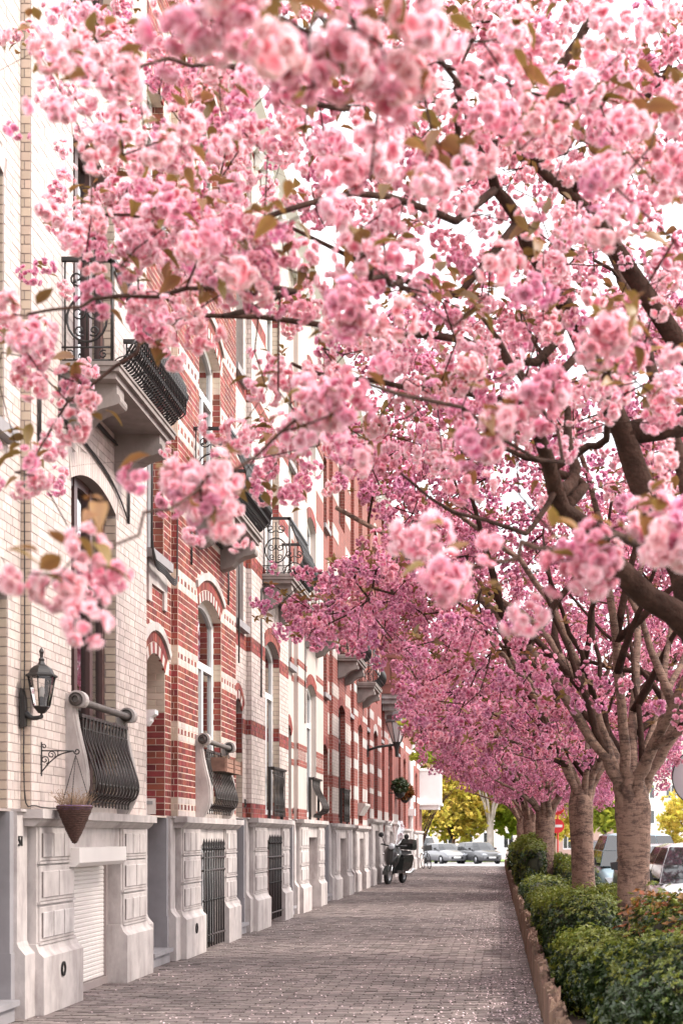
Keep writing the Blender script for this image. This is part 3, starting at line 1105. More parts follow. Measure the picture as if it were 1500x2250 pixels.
def house_base(h, S):
    """plinth, ledge, jambs, walls of one house; S holds its numbers"""
    zl = S['zl']
    y0, d0, d1, yb, w0, w1, ye = S['y0'], S['d0'], S['d1'], S['yb'], S['w0'], S['w1'], S['ye']
    st = S.get('stone', m_stone)
    eav = S.get('eaves', 11.8)
    # dark core and roof
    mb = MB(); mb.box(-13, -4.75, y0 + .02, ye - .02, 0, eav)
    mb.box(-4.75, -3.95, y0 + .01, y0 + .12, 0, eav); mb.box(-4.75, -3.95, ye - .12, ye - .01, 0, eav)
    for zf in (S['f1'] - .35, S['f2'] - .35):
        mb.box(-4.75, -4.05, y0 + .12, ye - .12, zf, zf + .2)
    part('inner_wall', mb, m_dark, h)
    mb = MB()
    mb.prism([(XW - .1, eav + .32), (-8.3, eav + 3.6), (-13.2, eav + .32)], 'y', y0, ye)
    part('roof', mb, S.get('roofm', m_roof), h)
    mb = MB()
    mb.prism([(XW - .3, eav), (XW + .10, eav), (XW + .14, eav + .08), (XW + .32, eav + .18), (XW + .36, eav + .34), (XW - .3, eav + .34)], 'y', y0 + .01, ye - .01)
    cor = part('cornice', mb, S.get('cornm', m_white), h)
    k = y0 + .3
    while k < ye - .2:
        q = MB(); q.prism([(XW + .02, eav - .22), (XW + .08, eav - .20), (XW + .2, eav - .03), (XW + .2, eav - .002), (XW + .02, eav - .002)], 'y', k, k + .12)
        part('bracket', q, S.get('cornm', m_white), cor)
        k += .62
    # plinth
    if S.get('panels', True):
        rows = [(.575, .86), (.90, 1.19), (1.225, zl - .14)]
        pier(h, yb + .06, w0 - .02, zl, st, rows, (3, 2, 3), S.get('hole', False), S.get('dirty', False))
        pier(h, w1 + .10, ye - .16, zl, st, rows, (3, 2, 3))
    else:
        pier(h, yb + .06, w0 - .02, zl, st, [(.6, zl - .16)], (1,))
        pier(h, w1 + .10, ye - .16, zl, st, [(.6, zl - .16)], (1,))
    mb = MB()
    mb.box(-4.0, -3.69, w0 - .02, w1 + .10, zl - .34, zl - .09)          # lintel over the cellar opening
    q = MB(); q.box(-4.0, -3.73, ye - .16, ye, 0, zl - .09)
    part('edge_pilaster', q, st, h)
    part('cellar_lintel', mb, st, h)
    mb = MB()
    mb.box(-3.95, -3.575, yb - .10, ye - .05, zl - .072, zl)
    mb.prism([(-3.95, zl - .135), (-3.655, zl - .135), (-3.615, zl - .10), (-3.60, zl - .073), (-3.95, zl - .073)], 'y', yb - .06, ye - .09)
    part('ledge', mb, st, h)
    # door bay jambs of stone
    mb = MB()
    mb.box(-4.35, XD + .02, d1, d1 + .10, .0, zl - .02)
    mb.box(-4.35, XD + .03, d1 - .004, d1 + .11, .0, .52)
    part('door_jamb', mb, m_blue, h)
    mb = MB()
    mb.box(-4.35, XD + .02, d0 - .10, d0, .0, zl - .02)
    mb.box(-4.35, XD + .03, d0 - .11, d0 + .004, .0, .52)
    part('door_jamb', mb, m_blue, h)
    for (a, b) in ((d1 + .10, yb + .02), (y0, d0 - .10)):
        mb = MB()
        mb.box(-4.0, XD + .045, a, b, .52, zl - .02)
        mb.prism([(-4.0, 0), (XD + .11, 0), (XD + .11, .50), (XD + .06, .56), (XD + .045, .60), (-4.0, .60)], 'y', a - .01, b + .0)
        mb.box(-4.0, XD + .075, a - .004, b, zl - .02, zl + .0)
        part('door_pilaster', mb, st, h)
    mb = MB()
    mb.box(-4.4, -3.72, d0 + .006, d1 - .006, 0, .12)
    mb.box(-4.4, -3.68, d0 + .002, d1 - .002, .12, .165)
    part('doorstep', mb, m_blue, h)
    # door
    mb = MB(); mb.box(-4.34, -4.28, d0, d1, .165, S['dt'] + .2)
    dr = part('door', mb, S.get('doorm', m_wood), h)
    for i in range(2):
        for (za, zb) in ((.35, 1.0), (1.15, 2.1)):
            q = MB(); yy = d0 + .1 + i * (d1 - d0 - .1) / 2
            q.cbox(-4.29, -4.265, yy, yy + (d1 - d0) / 2 - .16, za, zb, .02)
            part('door_panel', q, S.get('doorm', m_wood), dr)
    q = MB(); q.tube([(-4.26, d1 - .12, 1.05), (-4.21, d1 - .12, 1.05), (-4.21, d1 - .24, 1.05)], .012, 6)
    part('handle', q, m_zinc, dr)


def openings(S):
    f1, f2 = S['f1'], S['f2']
    rd = S.get('reveal', .11)
    bay = [(S['w0'], S['w1'], S['zl'] + .06, S['wt'], S['wr'], rd),
           (S['w0'] + .06, S['w1'] - .06, f1, S['f1t'], S['wr'], rd),
           (S['w0'] + .1, S['w1'] - .1, f2, S['f2t'], S['wr'] * .8, rd)]
    dm = (S['d0'] + S['d1']) / 2
    door = [(S['d0'], S['d1'], S['zl'], S['dt'], S['dr'], .5),
            (dm - .42, dm + .42, S['n1'], S['n1t'], .06, .13),
            (dm - .42, dm + .42, S['n2'], S['n2t'], .06, .13)]
    return bay, door


def windows(h, S, fm, curtain=True, style='casement', dstyle='cross'):
    bay, door = openings(S)
    for (a, b, s, t, r, d) in bay:
        window(h, a, b, s, t, r, XW - d, fm, style, curtain, fw=.085)
    for (a, b, s, t, r, d) in door[1:]:
        window(h, a, b, s, t, r, XD - d + .002, fm, dstyle, curtain, fw=.06)
        q = MB()
        q.box(XD - .12, XD + .09, a - .1, b + .1, s - .10, s)
        part('sill', q, m_blue, h)


def std(y0, yb, w0, w1, ye, zl, **k):
    S = dict(y0=y0, d0=y0 + .28, d1=yb - .34, yb=yb, w0=w0, w1=w1, ye=ye, zl=zl, wt=4.52, wr=.15, f1=5.46, f1t=7.55, f2=8.75, f2t=10.6,
             dt=3.28, dr=.17, n1=4.55, n1t=6.5, n2=8.2, n2t=9.7)
    S.update(k)
    return S


OFFS = {}


def cables(h, y0, y1, z, sag=.03, n=3, drops=()):
    mb = MB()
    for i in range(n):
        pts = []
        for k in range(13):
            t = k / 12
            pts.append((XW + .02 + .006 * i, y0 + (y1 - y0) * t, z - .018 * i - sag * math.sin(t * math.pi * 3 + i) * .4))
        mb.tube(pts, .009, 5)
    for (yy, za, zb) in drops:
        for i in range(3):
            mb.tube([(XW + .02, yy + .018 * i, za), (XW + .022, yy + .018 * i + .004, (za + zb) / 2), (XW + .02, yy + .018 * i, zb)], .009, 5)
    part('cable', mb, m_cable, h)


# ================================================================== house 51 (white brick)
H1 = std(10.62, 12.27, 13.42, 15.0, 16.30, 1.64, hole=True, dirty=True, f1=5.48, wt=4.54, wr=.15)
h1 = thing('row_house', 'cream brick row house with number 51, white roller shutter and tall dark framed window', 'house', (XW, 10.62, 0), 'terraced houses along the pavement')
house_base(h1, H1)
bay, door = openings(H1)
mb = MB()
wall_sheet(mb, XW, H1['yb'], H1['ye'], H1['zl'] - .02, H1.get('eaves', 11.8), bay)
wall_sheet(mb, XD, H1['y0'], H1['yb'], H1['zl'] - .02, 11.8, door)
mb.quad((XD, H1['yb'], 1.6), (XW, H1['yb'], 1.6), (XW, H1['yb'], 11.8), (XD, H1['yb'], 11.8))
w = part('wall', mb, m_mort_c, h1)
off = root_loc(h1)
cz = .0735


def c_all(name):
    return lambda k, j, z, hd: name


br = brick_rows(XW, H1['yb'], H1['ye'], H1['zl'], 11.79, bay, cz, .205, c_all('c'), ring=.2, joint=.006, proud=.004)
br += brick_rows(XD, H1['y0'], H1['yb'] - .02, H1['zl'], 11.79, door, cz, .205, c_all('c'), ring=.16, joint=.006, proud=.004)
br += jamb_rows(XD, XW, H1['yb'], H1['zl'], 11.79, cz, .1, c_all('b'))
for (a, b, s, t, r, d) in door[1:]:
    br += jamb_rows(XD - d, XD, b, s + .02, t, cz, .2, c_all('b'))
for (a, b, s, t, r, d) in bay:
    br += jamb_rows(XW - d, XW, b, s + .02, t, cz, .2, c_all('b'))
br += jamb_rows(XD - .5, XD, door[0][1], H1['zl'], H1['dt'], cz, .2, c_all('b'))
lay_out(br, w, off, {'c': m_cream, 'b': m_beige}, 300, 850)
for (a, b, s, t, r, d) in bay:
    voussoirs(a, b, t, r, .2, XW, 22, .004, m_cream, w, off, .006)
for (a, b, s, t, r, d) in door:
    voussoirs(a, b, t, r, .16, XD, 13, .004, m_cream, w, off, .006)
windows(h1, H1, m_wood, True, 'three')
window_guard(h1, 13.30, 15.12, 1.64, 2.68, True, 13, amp=.82)
balcony(h1, 14.22, 5.31, 1.14, .5, 30)
# roller shutter
mb = MB(); mb.box(-3.87, -3.80, 13.40, 13.47, .02, 1.30); mb.box(-3.87, -3.80, 15.03, 15.10, .02, 1.30); mb.box(-3.87, -3.79, 13.4, 15.1, .0, .07)
sh = part('roller_shutter', mb, m_taupe, h1)
me = MB().cbox(-3.845, -3.822, 13.47, 15.03, 0, .0385, .009).mesh('slat', off); me.materials.append(m_metalwhite)
for k in range(28):
    o = link('slat', me, None, sh); o.location = (0, 0, .075 + k * .0395)
mb = MB(); mb.prism([(-3.84, 1.165), (-3.60, 1.165), (-3.565, 1.20), (-3.565, 1.33), (-3.84, 1.33)], 'y', 13.20, 14.86)
part('shutter_box', mb, m_metalwhite, sh)
mb = MB(); mb.box(-13, XD - .01, 10.598, 10.618, 0, 11.79)
part('party_wall', mb, brick_mat('far_brick_beige', (0.42, 0.34, 0.28), (0.36, 0.29, 0.24), (0.30, 0.25, 0.23)), h1)
# number on the pilaster
me = text_mesh('51', .115, .006); me.materials.append(m_iron)
nm = link('house_number', me, None, h1)
nm.rotation_euler = (R(90), 0, R(90))
nm.location = (XD + .052 - off.x, 12.10 - off.y, 1.385 - off.z)
cables(h1, 13.0, 15.3, 5.24, .02, 3, [(12.42, 4.6, 5.5), (13.02, 4.9, 5.4), (15.42, 4.55, 5.1)])
mb = MB()
for i in range(2):
    mb.tube(bez([(XW + .02, 13.05, 4.98 - .02 * i), (XW + .02, 13.8, 4.95 - .02 * i), (XW + .02, 14.6, 4.86 - .02 * i), (XW + .02, 15.1, 4.72), (XW + .02, 15.44, 4.56)], 16), .008, 5)
mb.tube(bez([(XD + .05, 12.2, 4.4), (XD + .05, 12.21, 3), (XD + .05, 12.2, 1.8), (XW + .02, 12.33, 1.67), (XW + .02, 13.1, 1.66)], 16), .006, 5)
part('cable', mb, m_cable, h1)

# ================================================================== house 2 (red brick, cream bands)
H2 = std(16.33, 17.92, 19.12, 20.72, 21.88, 1.66, f1=5.55, f1t=7.65, wt=4.28, wr=.17, n1=4.53, hole=True)
h2 = thing('row_house', 'red brick row house with cream bands and a planter on its stone scroll balconet', 'house', (XW, 16.33, 0), 'terraced houses along the pavement')
house_base(h2, H2)
bay, door = openings(H2)
mb = MB()
wall_sheet(mb, XW, H2['yb'], H2['ye'], H2['zl'] - .02, 11.8, bay)
wall_sheet(mb, XD, H2['y0'], H2['yb'], H2['zl'] - .02, 11.8, door)
mb.quad((XD, H2['yb'], 1.6), (XW, H2['yb'], 1.6), (XW, H2['yb'], 11.8), (XD, H2['yb'], 11.8))
w = part('wall', mb, m_mort_r, h2)
off = root_loc(h2)


def c_h2(k, j, z, hd):
    q = k % 12
    if q in (0, 2):
        return 'c'
    if q == 1:
        return 'r' if (hd and j % 2 == 0) else 'c'
    return 'r'


def c_h2d(k, j, z, hd):
    if k % 12 < 3 and z > 3.2:
        return 'c'
    return 'r'


def c_h2j(k, j, z, hd):
    if 23 <= k:
        return 'b'
    return 'r'


br = brick_rows(XW, H2['yb'], H2['ye'], H2['zl'], 11.79, bay, cz, .205, c_h2, ring=.34, proud=.003, joint=.012)
br += brick_rows(XD, H2['y0'], H2['yb'] - .02, H2['zl'], 11.79, door, cz, .205, c_h2d, ring=.34, proud=.003, joint=.012)
for (a, b, s, t, r, d) in bay:
    br += jamb_rows(XW - d, XW, b, s + .02, t, cz, .2, lambda k, j, z, hd: 'b' if k % 12 < 3 else 'r')
br += jamb_rows(XD - .5, XD, door[0][1], H2['zl'], H2['dt'], cz, .205, lambda k, j, z, hd: 'b' if z > 2.85 else 'r')
for (a, b, s, t, r, d) in door[1:]:
    br += jamb_rows(XD - d, XD, b, s + .02, t, cz, .2, c_all('r'))
br += jamb_rows(XD, XW, H2['yb'], H2['zl'], 11.79, cz, .1, lambda k, j, z, hd: 'b' if k % 12 < 3 else 'r')
lay_out(br, w, off, {'c': m_cream, 'b': m_beige, 'r': m_red}, 300, 1150)
for ops, xx in ((bay, XW), (door, XD)):
    for (a, b, s, t, r, d) in ops:
        n = int((b - a) / .085)
        voussoirs(a, b, t, r, .12, xx, n, .006, [m_red, m_cream], w, off)
        voussoirs(a, b, t, r + .0, .12, xx - .0001, n, .005, [m_red], w, off) if False else None
        if r > 0:
            wv = (b - a) / 2
            Rr = (wv * wv + r * r) / (2 * r); cc = t + r - Rr; an = math.asin(min(1, wv / Rr)); mid = (a + b) / 2
            q = MB()
            for i in range(n):
                u0, u1 = -1 + 2 * i / n + .01, -1 + 2 * (i + 1) / n - .01
                pts = [(mid + (Rr + rr) * math.sin(an * u), cc + (Rr + rr) * math.cos(an * u)) for u, rr in ((u0, .128), (u1, .128), (u1, .24), (u0, .24))]
                q.prism(pts, 'x', xx - .02, xx + .006)
            part('arch_bricks', q, m_red, w, 'stuff')
            q = MB()
            ap = [(mid + (Rr + .25) * math.sin(an * u * 1.04), cc + (Rr + .25) * math.cos(an * u * 1.04)) for u in np.linspace(-1, 1, 13)]
            ap2 = [(mid + (Rr + .34) * math.sin(an * u * 1.04), cc + (Rr + .34) * math.cos(an * u * 1.04)) for u in np.linspace(-1, 1, 13)]
            for i in range(12):
                q.prism([ap[i], ap[i + 1], ap2[i + 1], ap2[i]], 'x', xx - .02, xx + .035)
            part('hood_mould', q, m_stone, w)
windows(h2, H2, m_white, False, 'casement')
window_guard(h2, 19.0, 20.84, 1.66, 2.70, True, 13, amp=.82)
balcony(h2, 19.92, 5.38, 1.14, .5, 28)
# white door pilaster with its capital
mb = MB()
mb.box(-4.0, XD + .0, 16.60, 16.67, .17, 2.62)
mb.prism([(-4.0, 2.62), (XD + .02, 2.62), (XD + .06, 2.67), (XD + .06, 2.71), (XD + .11, 2.74), (XD + .11, 2.79), (-4.0, 2.79)], 'y', 16.58, 16.74)
part('door_surround', mb, m_white, h2)
# letter box on the far jamb
mb = MB(); mb.box(-4.10, -3.88, 17.545, 17.578, 1.68, 1.86)
lb = part('letter_box', mb, m_metalwhite, h2)
q = MB(); q.box(-4.07, -3.91, 17.540, 17.546, 1.79, 1.83)
part('flap', q, m_zinc, lb)
# cellar gate with spear heads
mb = MB()
for zz in (.18, 1.0, 1.16):
    mb.tube([(-3.72, 19.1, zz), (-3.66, 19.2, zz), (-3.62, 20.55, zz), (-3.70, 20.75, zz)], .014, 6)
gate = part('cellar_gate', mb, m_ironbrown, h2)
b0 = MB(); b0.tube([(-3.64, 0, .03), (-3.64, 0, 1.28)], .012, 6); b0.lathe([(.0, .12), (.022, .04), (.012, 0), (.03, -.02), (.012, -.04)], (-3.64, 0, 1.29), 6)
b0.ball((-3.64, 0, .62), .02, 5)
me = b0.mesh('bar', (off.x, 0, 0)); me.materials.append(m_iron)
for k in range(9):
    o = link('bar', me, None, gate); o.location = (0, 19.2 + k * .17 - off.y, 0)
mb = MB()
mb.box(-3.86, -3.80, 19.14, 19.22, .02, 1.32); mb.box(-3.86, -3.80, 20.70, 20.78, .02, 1.32); mb.box(-3.86, -3.80, 19.22, 20.7, 1.22, 1.32); mb.box(-3.86, -3.79, 19.9, 19.98, .02, 1.22)
cw = part('cellar_window', mb, m_white, h2)
q = MB(); q.box(-3.85, -3.84, 19.22, 19.9, .02, 1.22); part('pane', q, m_glass, cw)
q = MB(); q.box(-3.85, -3.84, 19.98, 20.7, .02, 1.22); part('pane', q, m_glass, cw)
cables(h2, 18.7, 21.1, 5.30, .02, 3, [(16.45, 4.5, 6.4), (18.6, 4.7, 5.3), (21.15, 4.6, 5.2)])
mb = MB()
for i in range(4):
    mb.tube(bez([(XD + .1, 16.50, 5.4 + i * .02), (XD + .105, 16.52, 4.5 - .02 * i), (XD + .11, 17.1, 4.38 - .02 * i), (XD + .11, 17.65, 4.36 - .02 * i), (XD + .1, 17.78, 4.6), (XD + .1, 17.8, 5.6 - .02 * i)], 24), .010, 5)
part('cable', mb, m_cable, h2)
# corbel-like stone apron below the narrow window
mb = MB(); mb.box(XD - .02, XD + .03, 16.65, 17.58, 4.18, 4.43); mb.box(XD - .02, XD + .03, 16.65, 16.80, 3.98, 4.179); mb.box(XD - .02, XD + .03, 17.43, 17.58, 3.98, 4.179)
part('apron', mb, m_stone, h2)

# ================================================================== house 3 (cream brick, red bands)
H3 = std(21.92, 23.25, 24.62, 26.22, 27.36, 1.71, f1=5.55, f1t=7.6, wt=4.45, wr=.17, stone=m_stone)
h3 = thing('row_house', 'cream brick row house with thin red bands and a flat iron window grille', 'house', (XW, 21.92, 0), 'terraced houses along the pavement')
house_base(h3, H3)
bay, door = openings(H3)
mb = MB()
wall_sheet(mb, XW, H3['yb'], H3['ye'], H3['zl'] - .02, 11.8, bay)
wall_sheet(mb, XD, H3['y0'], H3['yb'], H3['zl'] - .02, 11.8, door)
mb.quad((XD, H3['yb'], 1.6), (XW, H3['yb'], 1.6), (XW, H3['yb'], 11.8), (XD, H3['yb'], 11.8))
w = part('wall', mb, m_mort_c, h3)
off = root_loc(h3)


def c_h3(k, j, z, hd):
    return 'r' if k % 17 < 3 else 'c'


br = brick_rows(XW, H3['yb'], H3['ye'], H3['zl'], 11.79, bay, cz, .205, c_h3, ring=.22, joint=.007, proud=.005)
br += brick_rows(XD, H3['y0'], H3['yb'] - .02, H3['zl'], 11.79, door, cz, .205, c_h3, ring=.22, joint=.007, proud=.005)
for (a, b, s, t, r, d) in bay:
    br += jamb_rows(XW - d, XW, b, s + .02, t, cz, .2, lambda k, j, z, hd: 'r' if k % 17 < 3 else 'b')
br += jamb_rows(XD - .5, XD, door[0][1], H3['zl'], H3['dt'], cz, .205, lambda k, j, z, hd: 'r' if z > 2.7 else 'b')
br += jamb_rows(XD, XW, H3['yb'], H3['zl'], 11.79, cz, .1, lambda k, j, z, hd: 'r' if k % 17 < 3 else 'c')
lay_out(br, w, off, {'c': m_cream, 'b': m_beige, 'r': m_red}, 0)
for ops, xx in ((bay, XW), (door, XD)):
    for (a, b, s, t, r, d) in ops:
        voussoirs(a, b, t, r, .12, xx, int((b - a) / .085), .006, [m_cream, m_red] if ops is door else [m_red], w, off)
        q = MB()
        wv = (b - a) / 2
        Rr = (wv * wv + r * r) / (2 * r); cc = t + r - Rr; an = math.asin(min(1, wv / Rr)); mid = (a + b) / 2
        n = int((b - a) / .085)
        for i in range(n):
            u0, u1 = -1 + 2 * i / n + .01, -1 + 2 * (i + 1) / n - .01
            pts = [(mid + (Rr + rr) * math.sin(an * u), cc + (Rr + rr) * math.cos(an * u)) for u, rr in ((u0, .128), (u1, .128), (u1, .22), (u0, .22))]
            q.prism(pts, 'x', xx - .02, xx + .012)
        part('arch_bricks', q, m_red, w, 'stuff')
windows(h3, H3, m_white, False, 'casement')
window_guard(h3, 24.70, 26.15, 1.71, 2.72, False, 8, amp=0.0)
balcony(h3, 25.42, 5.42, 1.14, .5, 18)
mb = MB()
for zz in (.2, .9, 1.1):
    mb.tube([(-3.72, 24.55, zz), (-3.62, 24.66, zz), (-3.62, 26.15, zz), (-3.70, 26.3, zz)], .014, 6)
gate = part('cellar_gate', mb, m_ironbrown, h3)
me = b0.mesh('bar', (off.x, 0, 0)); me.materials.append(m_iron)
for k in range(8):
    o = link('bar', me, None, gate); o.location = (0, 24.75 + k * .18 - off.y, .06)
mb = MB(); mb.box(-3.86, -3.80, 24.6, 26.32, 0.0, 1.2)
part('cellar_door', mb, m_wood, h3)
me = text_mesh('53', .17, .006); me.materials.append(m_iron)
nm = link('house_number', me, None, h3); nm.rotation_euler = (R(90), 0, R(90)); nm.location = (XD + .02 - off.x, 23.08 - off.y, 1.92 - off.z)
cables(h3, 24.2, 26.6, 5.33, .02, 3, [(24.1, 3.6, 5.3), (22.0, 3.9, 6.0)])

# ================================================================== houses further on
mb_cream = brick_mat('far_brick_cream', (0.50, 0.42, 0.39), (0.43, 0.36, 0.33), (0.30, 0.25, 0.23))
mb_red = brick_mat('far_brick_red', (0.25, 0.056, 0.042), (0.175, 0.04, 0.031), (0.30, 0.19, 0.16))
mb_redp = brick_mat('far_brick_deep', (0.25, 0.055, 0.043), (0.17, 0.04, 0.032), (0.22, 0.13, 0.11))


def plain_house(S, label, wall_m, band_m, bands, fm, cur=False, style='casement', arch_m=None, guard=None, bal=None, dband=None, extra=None):
    h = thing('row_house', label, 'house', (XW, S['y0'], 0), 'terraced houses along the pavement')
    house_base(h, S)
    bay, door = openings(S)
    mb = MB()
    ev = S.get('eaves', 11.8)
    wall_sheet(mb, XW, S['yb'], S['ye'], S['zl'] - .02, ev, bay)
    wall_sheet(mb, XD, S['y0'], S['yb'], S['zl'] - .02, ev, door)
    mb.quad((XD, S['yb'], 1.6), (XW, S['yb'], 1.6), (XW, S['yb'], ev), (XD, S['yb'], ev))
    w = part('wall', mb, wall_m, h)
    for (za, zb) in bands:
        for (ya, yb_, xx, ops) in ((S['yb'] - .004, S['w0'] - .002, XW, bay), (S['w1'] + .002, S['ye'] - .002, XW, bay),
                                   (S['y0'] + .002, S['d0'] - .002, XD, door), (S['d1'] + .002, S['yb'] - .006, XD, door)):
            q = MB(); q.box(xx - .02, xx + .006, ya, yb_, za, zb)
            part('band', q, band_m, w)
    for ops, xx in ((bay, XW), (door, XD)):
        for (a, b, s, t, r, d) in ops:
            if arch_m is None:
                continue
            q = MB()
            wv = (b - a) / 2
            Rr = (wv * wv + r * r) / (2 * r); cc = t + r - Rr; an = math.asin(min(1, wv / Rr)); mid = (a + b) / 2
            n = int((b - a) / .09)
            for i in range(n):
                u0, u1 = -1 + 2 * i / n + .01, -1 + 2 * (i + 1) / n - .01
                pts = [(mid + (Rr + rr) * math.sin(an * u), cc + (Rr + rr) * math.cos(an * u)) for u, rr in ((u0, 0), (u1, 0), (u1, .2), (u0, .2))]
                q.prism(pts, 'x', xx - .02, xx + .008)
            part('arch_bricks', q, arch_m, w, 'stuff')
    windows(h, S, fm, cur, style)
    if guard:
        window_guard(h, S['w0'] + .04, S['w1'] - .04, S['zl'], S['zl'] + 1.0, guard == 'stone', 9, amp=(0.0 if guard == 'flat' else 1.3))
    if bal:
        balcony(h, (S['w0'] + S['w1']) / 2, bal, 1.1, .5, 16, bulge=True, single=False)
    mb = MB(); mb.box(-3.93, -3.86, S['w0'] - .02, S['w1'] + .1, 0.0, S['zl'] - .3)
    part('cellar_door', mb, S.get('cellarm', m_taupe), h)
    return h


H4 = std(27.40, 28.70, 30.0, 31.55, 32.86, 1.755, f1=5.6, f1t=7.6, wt=4.3, panels=True)
h4 = plain_house(H4, 'pale plastered row house with red brick bands and a bulging iron window basket', m_plaster, mb_red,
                 [(1.757, 1.95), (2.75, 2.86), (3.06, 3.17), (4.3, 4.41), (4.62, 4.73), (5.5, 5.75), (6.5, 6.9), (7.9, 8.5), (9.4, 9.7)], m_white, False, 'casement', m_red, 'belly', 5.48)
q = MB()
for k in range(10):
    for (ya, n) in ((28.72, 9), (31.62, 9)):
        if k < n:
            q.box(XW - .02, XW + .005, ya + k * .135, ya + k * .135 + .05, 2.862, 3.058)
part('band', q, mb_red, h4)
me = text_mesh('6', .17, .006); me.materials.append(m_iron)
o4 = root_loc(h4)
nm = link('house_number', me, None, h4); nm.rotation_euler = (R(90), 0, R(90)); nm.location = (XD + .02 - o4.x, 28.5 - o4.y, 1.90)
cables(h4, 29.7, 31.9, 5.4, .02, 3, [(29.6, 3.6, 5.4)])

H5 = std(32.90, 34.75, 36.0, 37.55, 38.86, 1.73, f1=5.65, f1t=7.6, wt=4.4, panels=False)
h5 = plain_house(H5, 'red brick row house with broad whitish bands and a dark flat grille', mb_red, mb_cream,
                 [(1.96, 2.55), (2.82, 3.4), (3.72, 4.2), (4.62, 4.9), (5.5, 5.8), (6.4, 6.7), (7.3, 7.6), (8.2, 8.5), (9.1, 9.4), (10, 10.3)], m_wood, False, 'casement', m_red, 'flat', 5.5)

H6 = std(38.90, 39.9, 41.0, 42.4, 43.9, 1.72, f1=5.5, f1t=7.5, wt=4.3, panels=False)
h6 = plain_house(H6, 'narrow red brick row house with white window surrounds beyond the second balcony pair', mb_red, m_stone,
                 [(1.74, 1.9), (2.4, 2.75), (3.2, 3.45), (3.9, 4.15), (4.6, 4.75), (5.2, 5.4), (6.6, 6.9)], m_white, False, 'casement', m_red, None, 5.36)
q = MB(); q.prism([(XW - .02, 2.0), (XW + .04, 2.0), (XW + .16, 2.2), (XW + .2, 2.26), (XW + .2, 2.32), (XW - .02, 2.32)], 'y', 40.9, 42.5)
part('sill', q, m_stone, h6)

H7 = std(43.94, 44.9, 46.2, 47.7, 49.2, 1.95, f1=5.5, f1t=7.5, wt=4.5, panels=False, stone=m_stone)
h7 = plain_house(H7, 'red brick row house with grey stone arch, bearing the wall street lamp', mb_redp, m_stone,
                 [(1.97, 2.25), (2.7, 2.85), (3.3, 3.55), (4.1, 4.25), (4.9, 5.15), (6.4, 6.6)], m_taupe, True, 'cross', m_stone, None, None)

H8 = std(49.24, 50.6, 52.4, 54.4, 57.6, 1.95, f1=5.5, f1t=7.4, wt=4.5, panels=True)
h8 = plain_house(H8, 'deep red row house with the wooden oriel and hanging plants', mb_redp, m_taupe,
                 [(1.97, 2.25), (4.7, 4.9), (6.4, 6.6)], m_wood, False, 'casement', m_taupe, None, None)
# wooden oriel over two storeys
m_oriel = M('oriel_wood', (0.20, 0.07, 0.055), 0.5, 0.15, 5, stretch=(1, 1, .2))
mb = MB()
oy0, oy1 = 49.9, 53.3
pl = [(XW - .05, oy0), (XW + .55, oy0), (XW + .80, oy0 + .35), (XW + .80, oy1 - .35), (XW + .55, oy1), (XW - .05, oy1)]


def scale_pl(s, dx=0.0):
    cx_, cy_ = XW - .05, (oy0 + oy1) / 2
    return [(cx_ + (p[0] - cx_) * s + dx * 0, cy_ + (p[1] - cy_) * s) for p in pl]


for (za, zb, s) in ((6.05, 6.2, 1.04), (6.2, 7.2, 1.0), (7.2, 7.3, 1.03), (7.3, 8.7, .93), (8.7, 9.15, 1.0), (9.15, 9.3, 1.06), (9.3, 10.2, 1.0), (10.2, 10.4, 1.08)):
    mb.prism(scale_pl(s), 'z', za, zb)
ori = part('oriel', mb, m_oriel, h8)
for (u, v) in ((0, 1), (1, 2), (2, 3)):
    a, b = Vector((*pl[u], 0)), Vector((*pl[v], 0))
    for k in range(2 if u != 1 else 1):
        for (za, zb) in ((6.35, 7.1), (9.4, 10.1)):
            n = 2 if u != 1 else 1
            p, q_ = a.lerp(b, (k + .12) / n), a.lerp(b, (k + .88) / n)
            nrm = (b - a).cross(Vector((0, 0, 1))).normalized()
            g = MB()
            c8 = [p, q_]
            g.add([p + Vector((0, 0, za)) + nrm * .001, q_ + Vector((0, 0, za)) + nrm * .001, q_ + Vector((0, 0, zb)) + nrm * .001, p + Vector((0, 0, zb)) + nrm * .001,
                   p + Vector((0, 0, za)) + nrm * .04, q_ + Vector((0, 0, za)) + nrm * .04, q_ + Vector((0, 0, zb)) + nrm * .04, p + Vector((0, 0, zb)) + nrm * .04],
                  [(0, 1, 2, 3), (4, 5, 6, 7), (0, 1, 5, 4), (1, 2, 6, 5), (2, 3, 7, 6), (3, 0, 4, 7)])
            part('panel', g, m_oriel, ori)
# oriel glazing and stone corbel
g = MB()
pw = scale_pl(.95)
g.prism(pw, 'z', 7.45, 8.6)
part('pane', g, m_glass, ori)
g = MB()
for (za, zb, s) in ((5.9, 6.05, .98), (5.75, 5.9, .9), (5.55, 5.75, .72), (5.3, 5.55, .5)):
    g.prism(scale_pl(s), 'z', za, zb)
part('corbel', g, m_stone, h8)

H9 = std(57.64, 59.0, 60.6, 62.4, 66.0, 1.75, f1=5.4, f1t=7.2, wt=4.4, panels=False)
h9 = plain_house(H9, 'bright red row house with white downpipe between its windows', mb_red, m_white,
                 [(3.0, 3.2), (4.9, 5.1), (6.4, 6.6)], m_white, False, 'casement', m_red, None, None)
mb = MB(); mb.tube([(XW + .08, 64.2, .02), (XW + .08, 64.2, 4.6), (XW + .2, 64.3, 5.0), (XW + .2, 64.3, 11.6)], .11, 8)
mb.box(XW + .0, XW + .28, 63.95, 64.5, 2.3, 2.6)
part('downpipe', mb, m_white, h9)

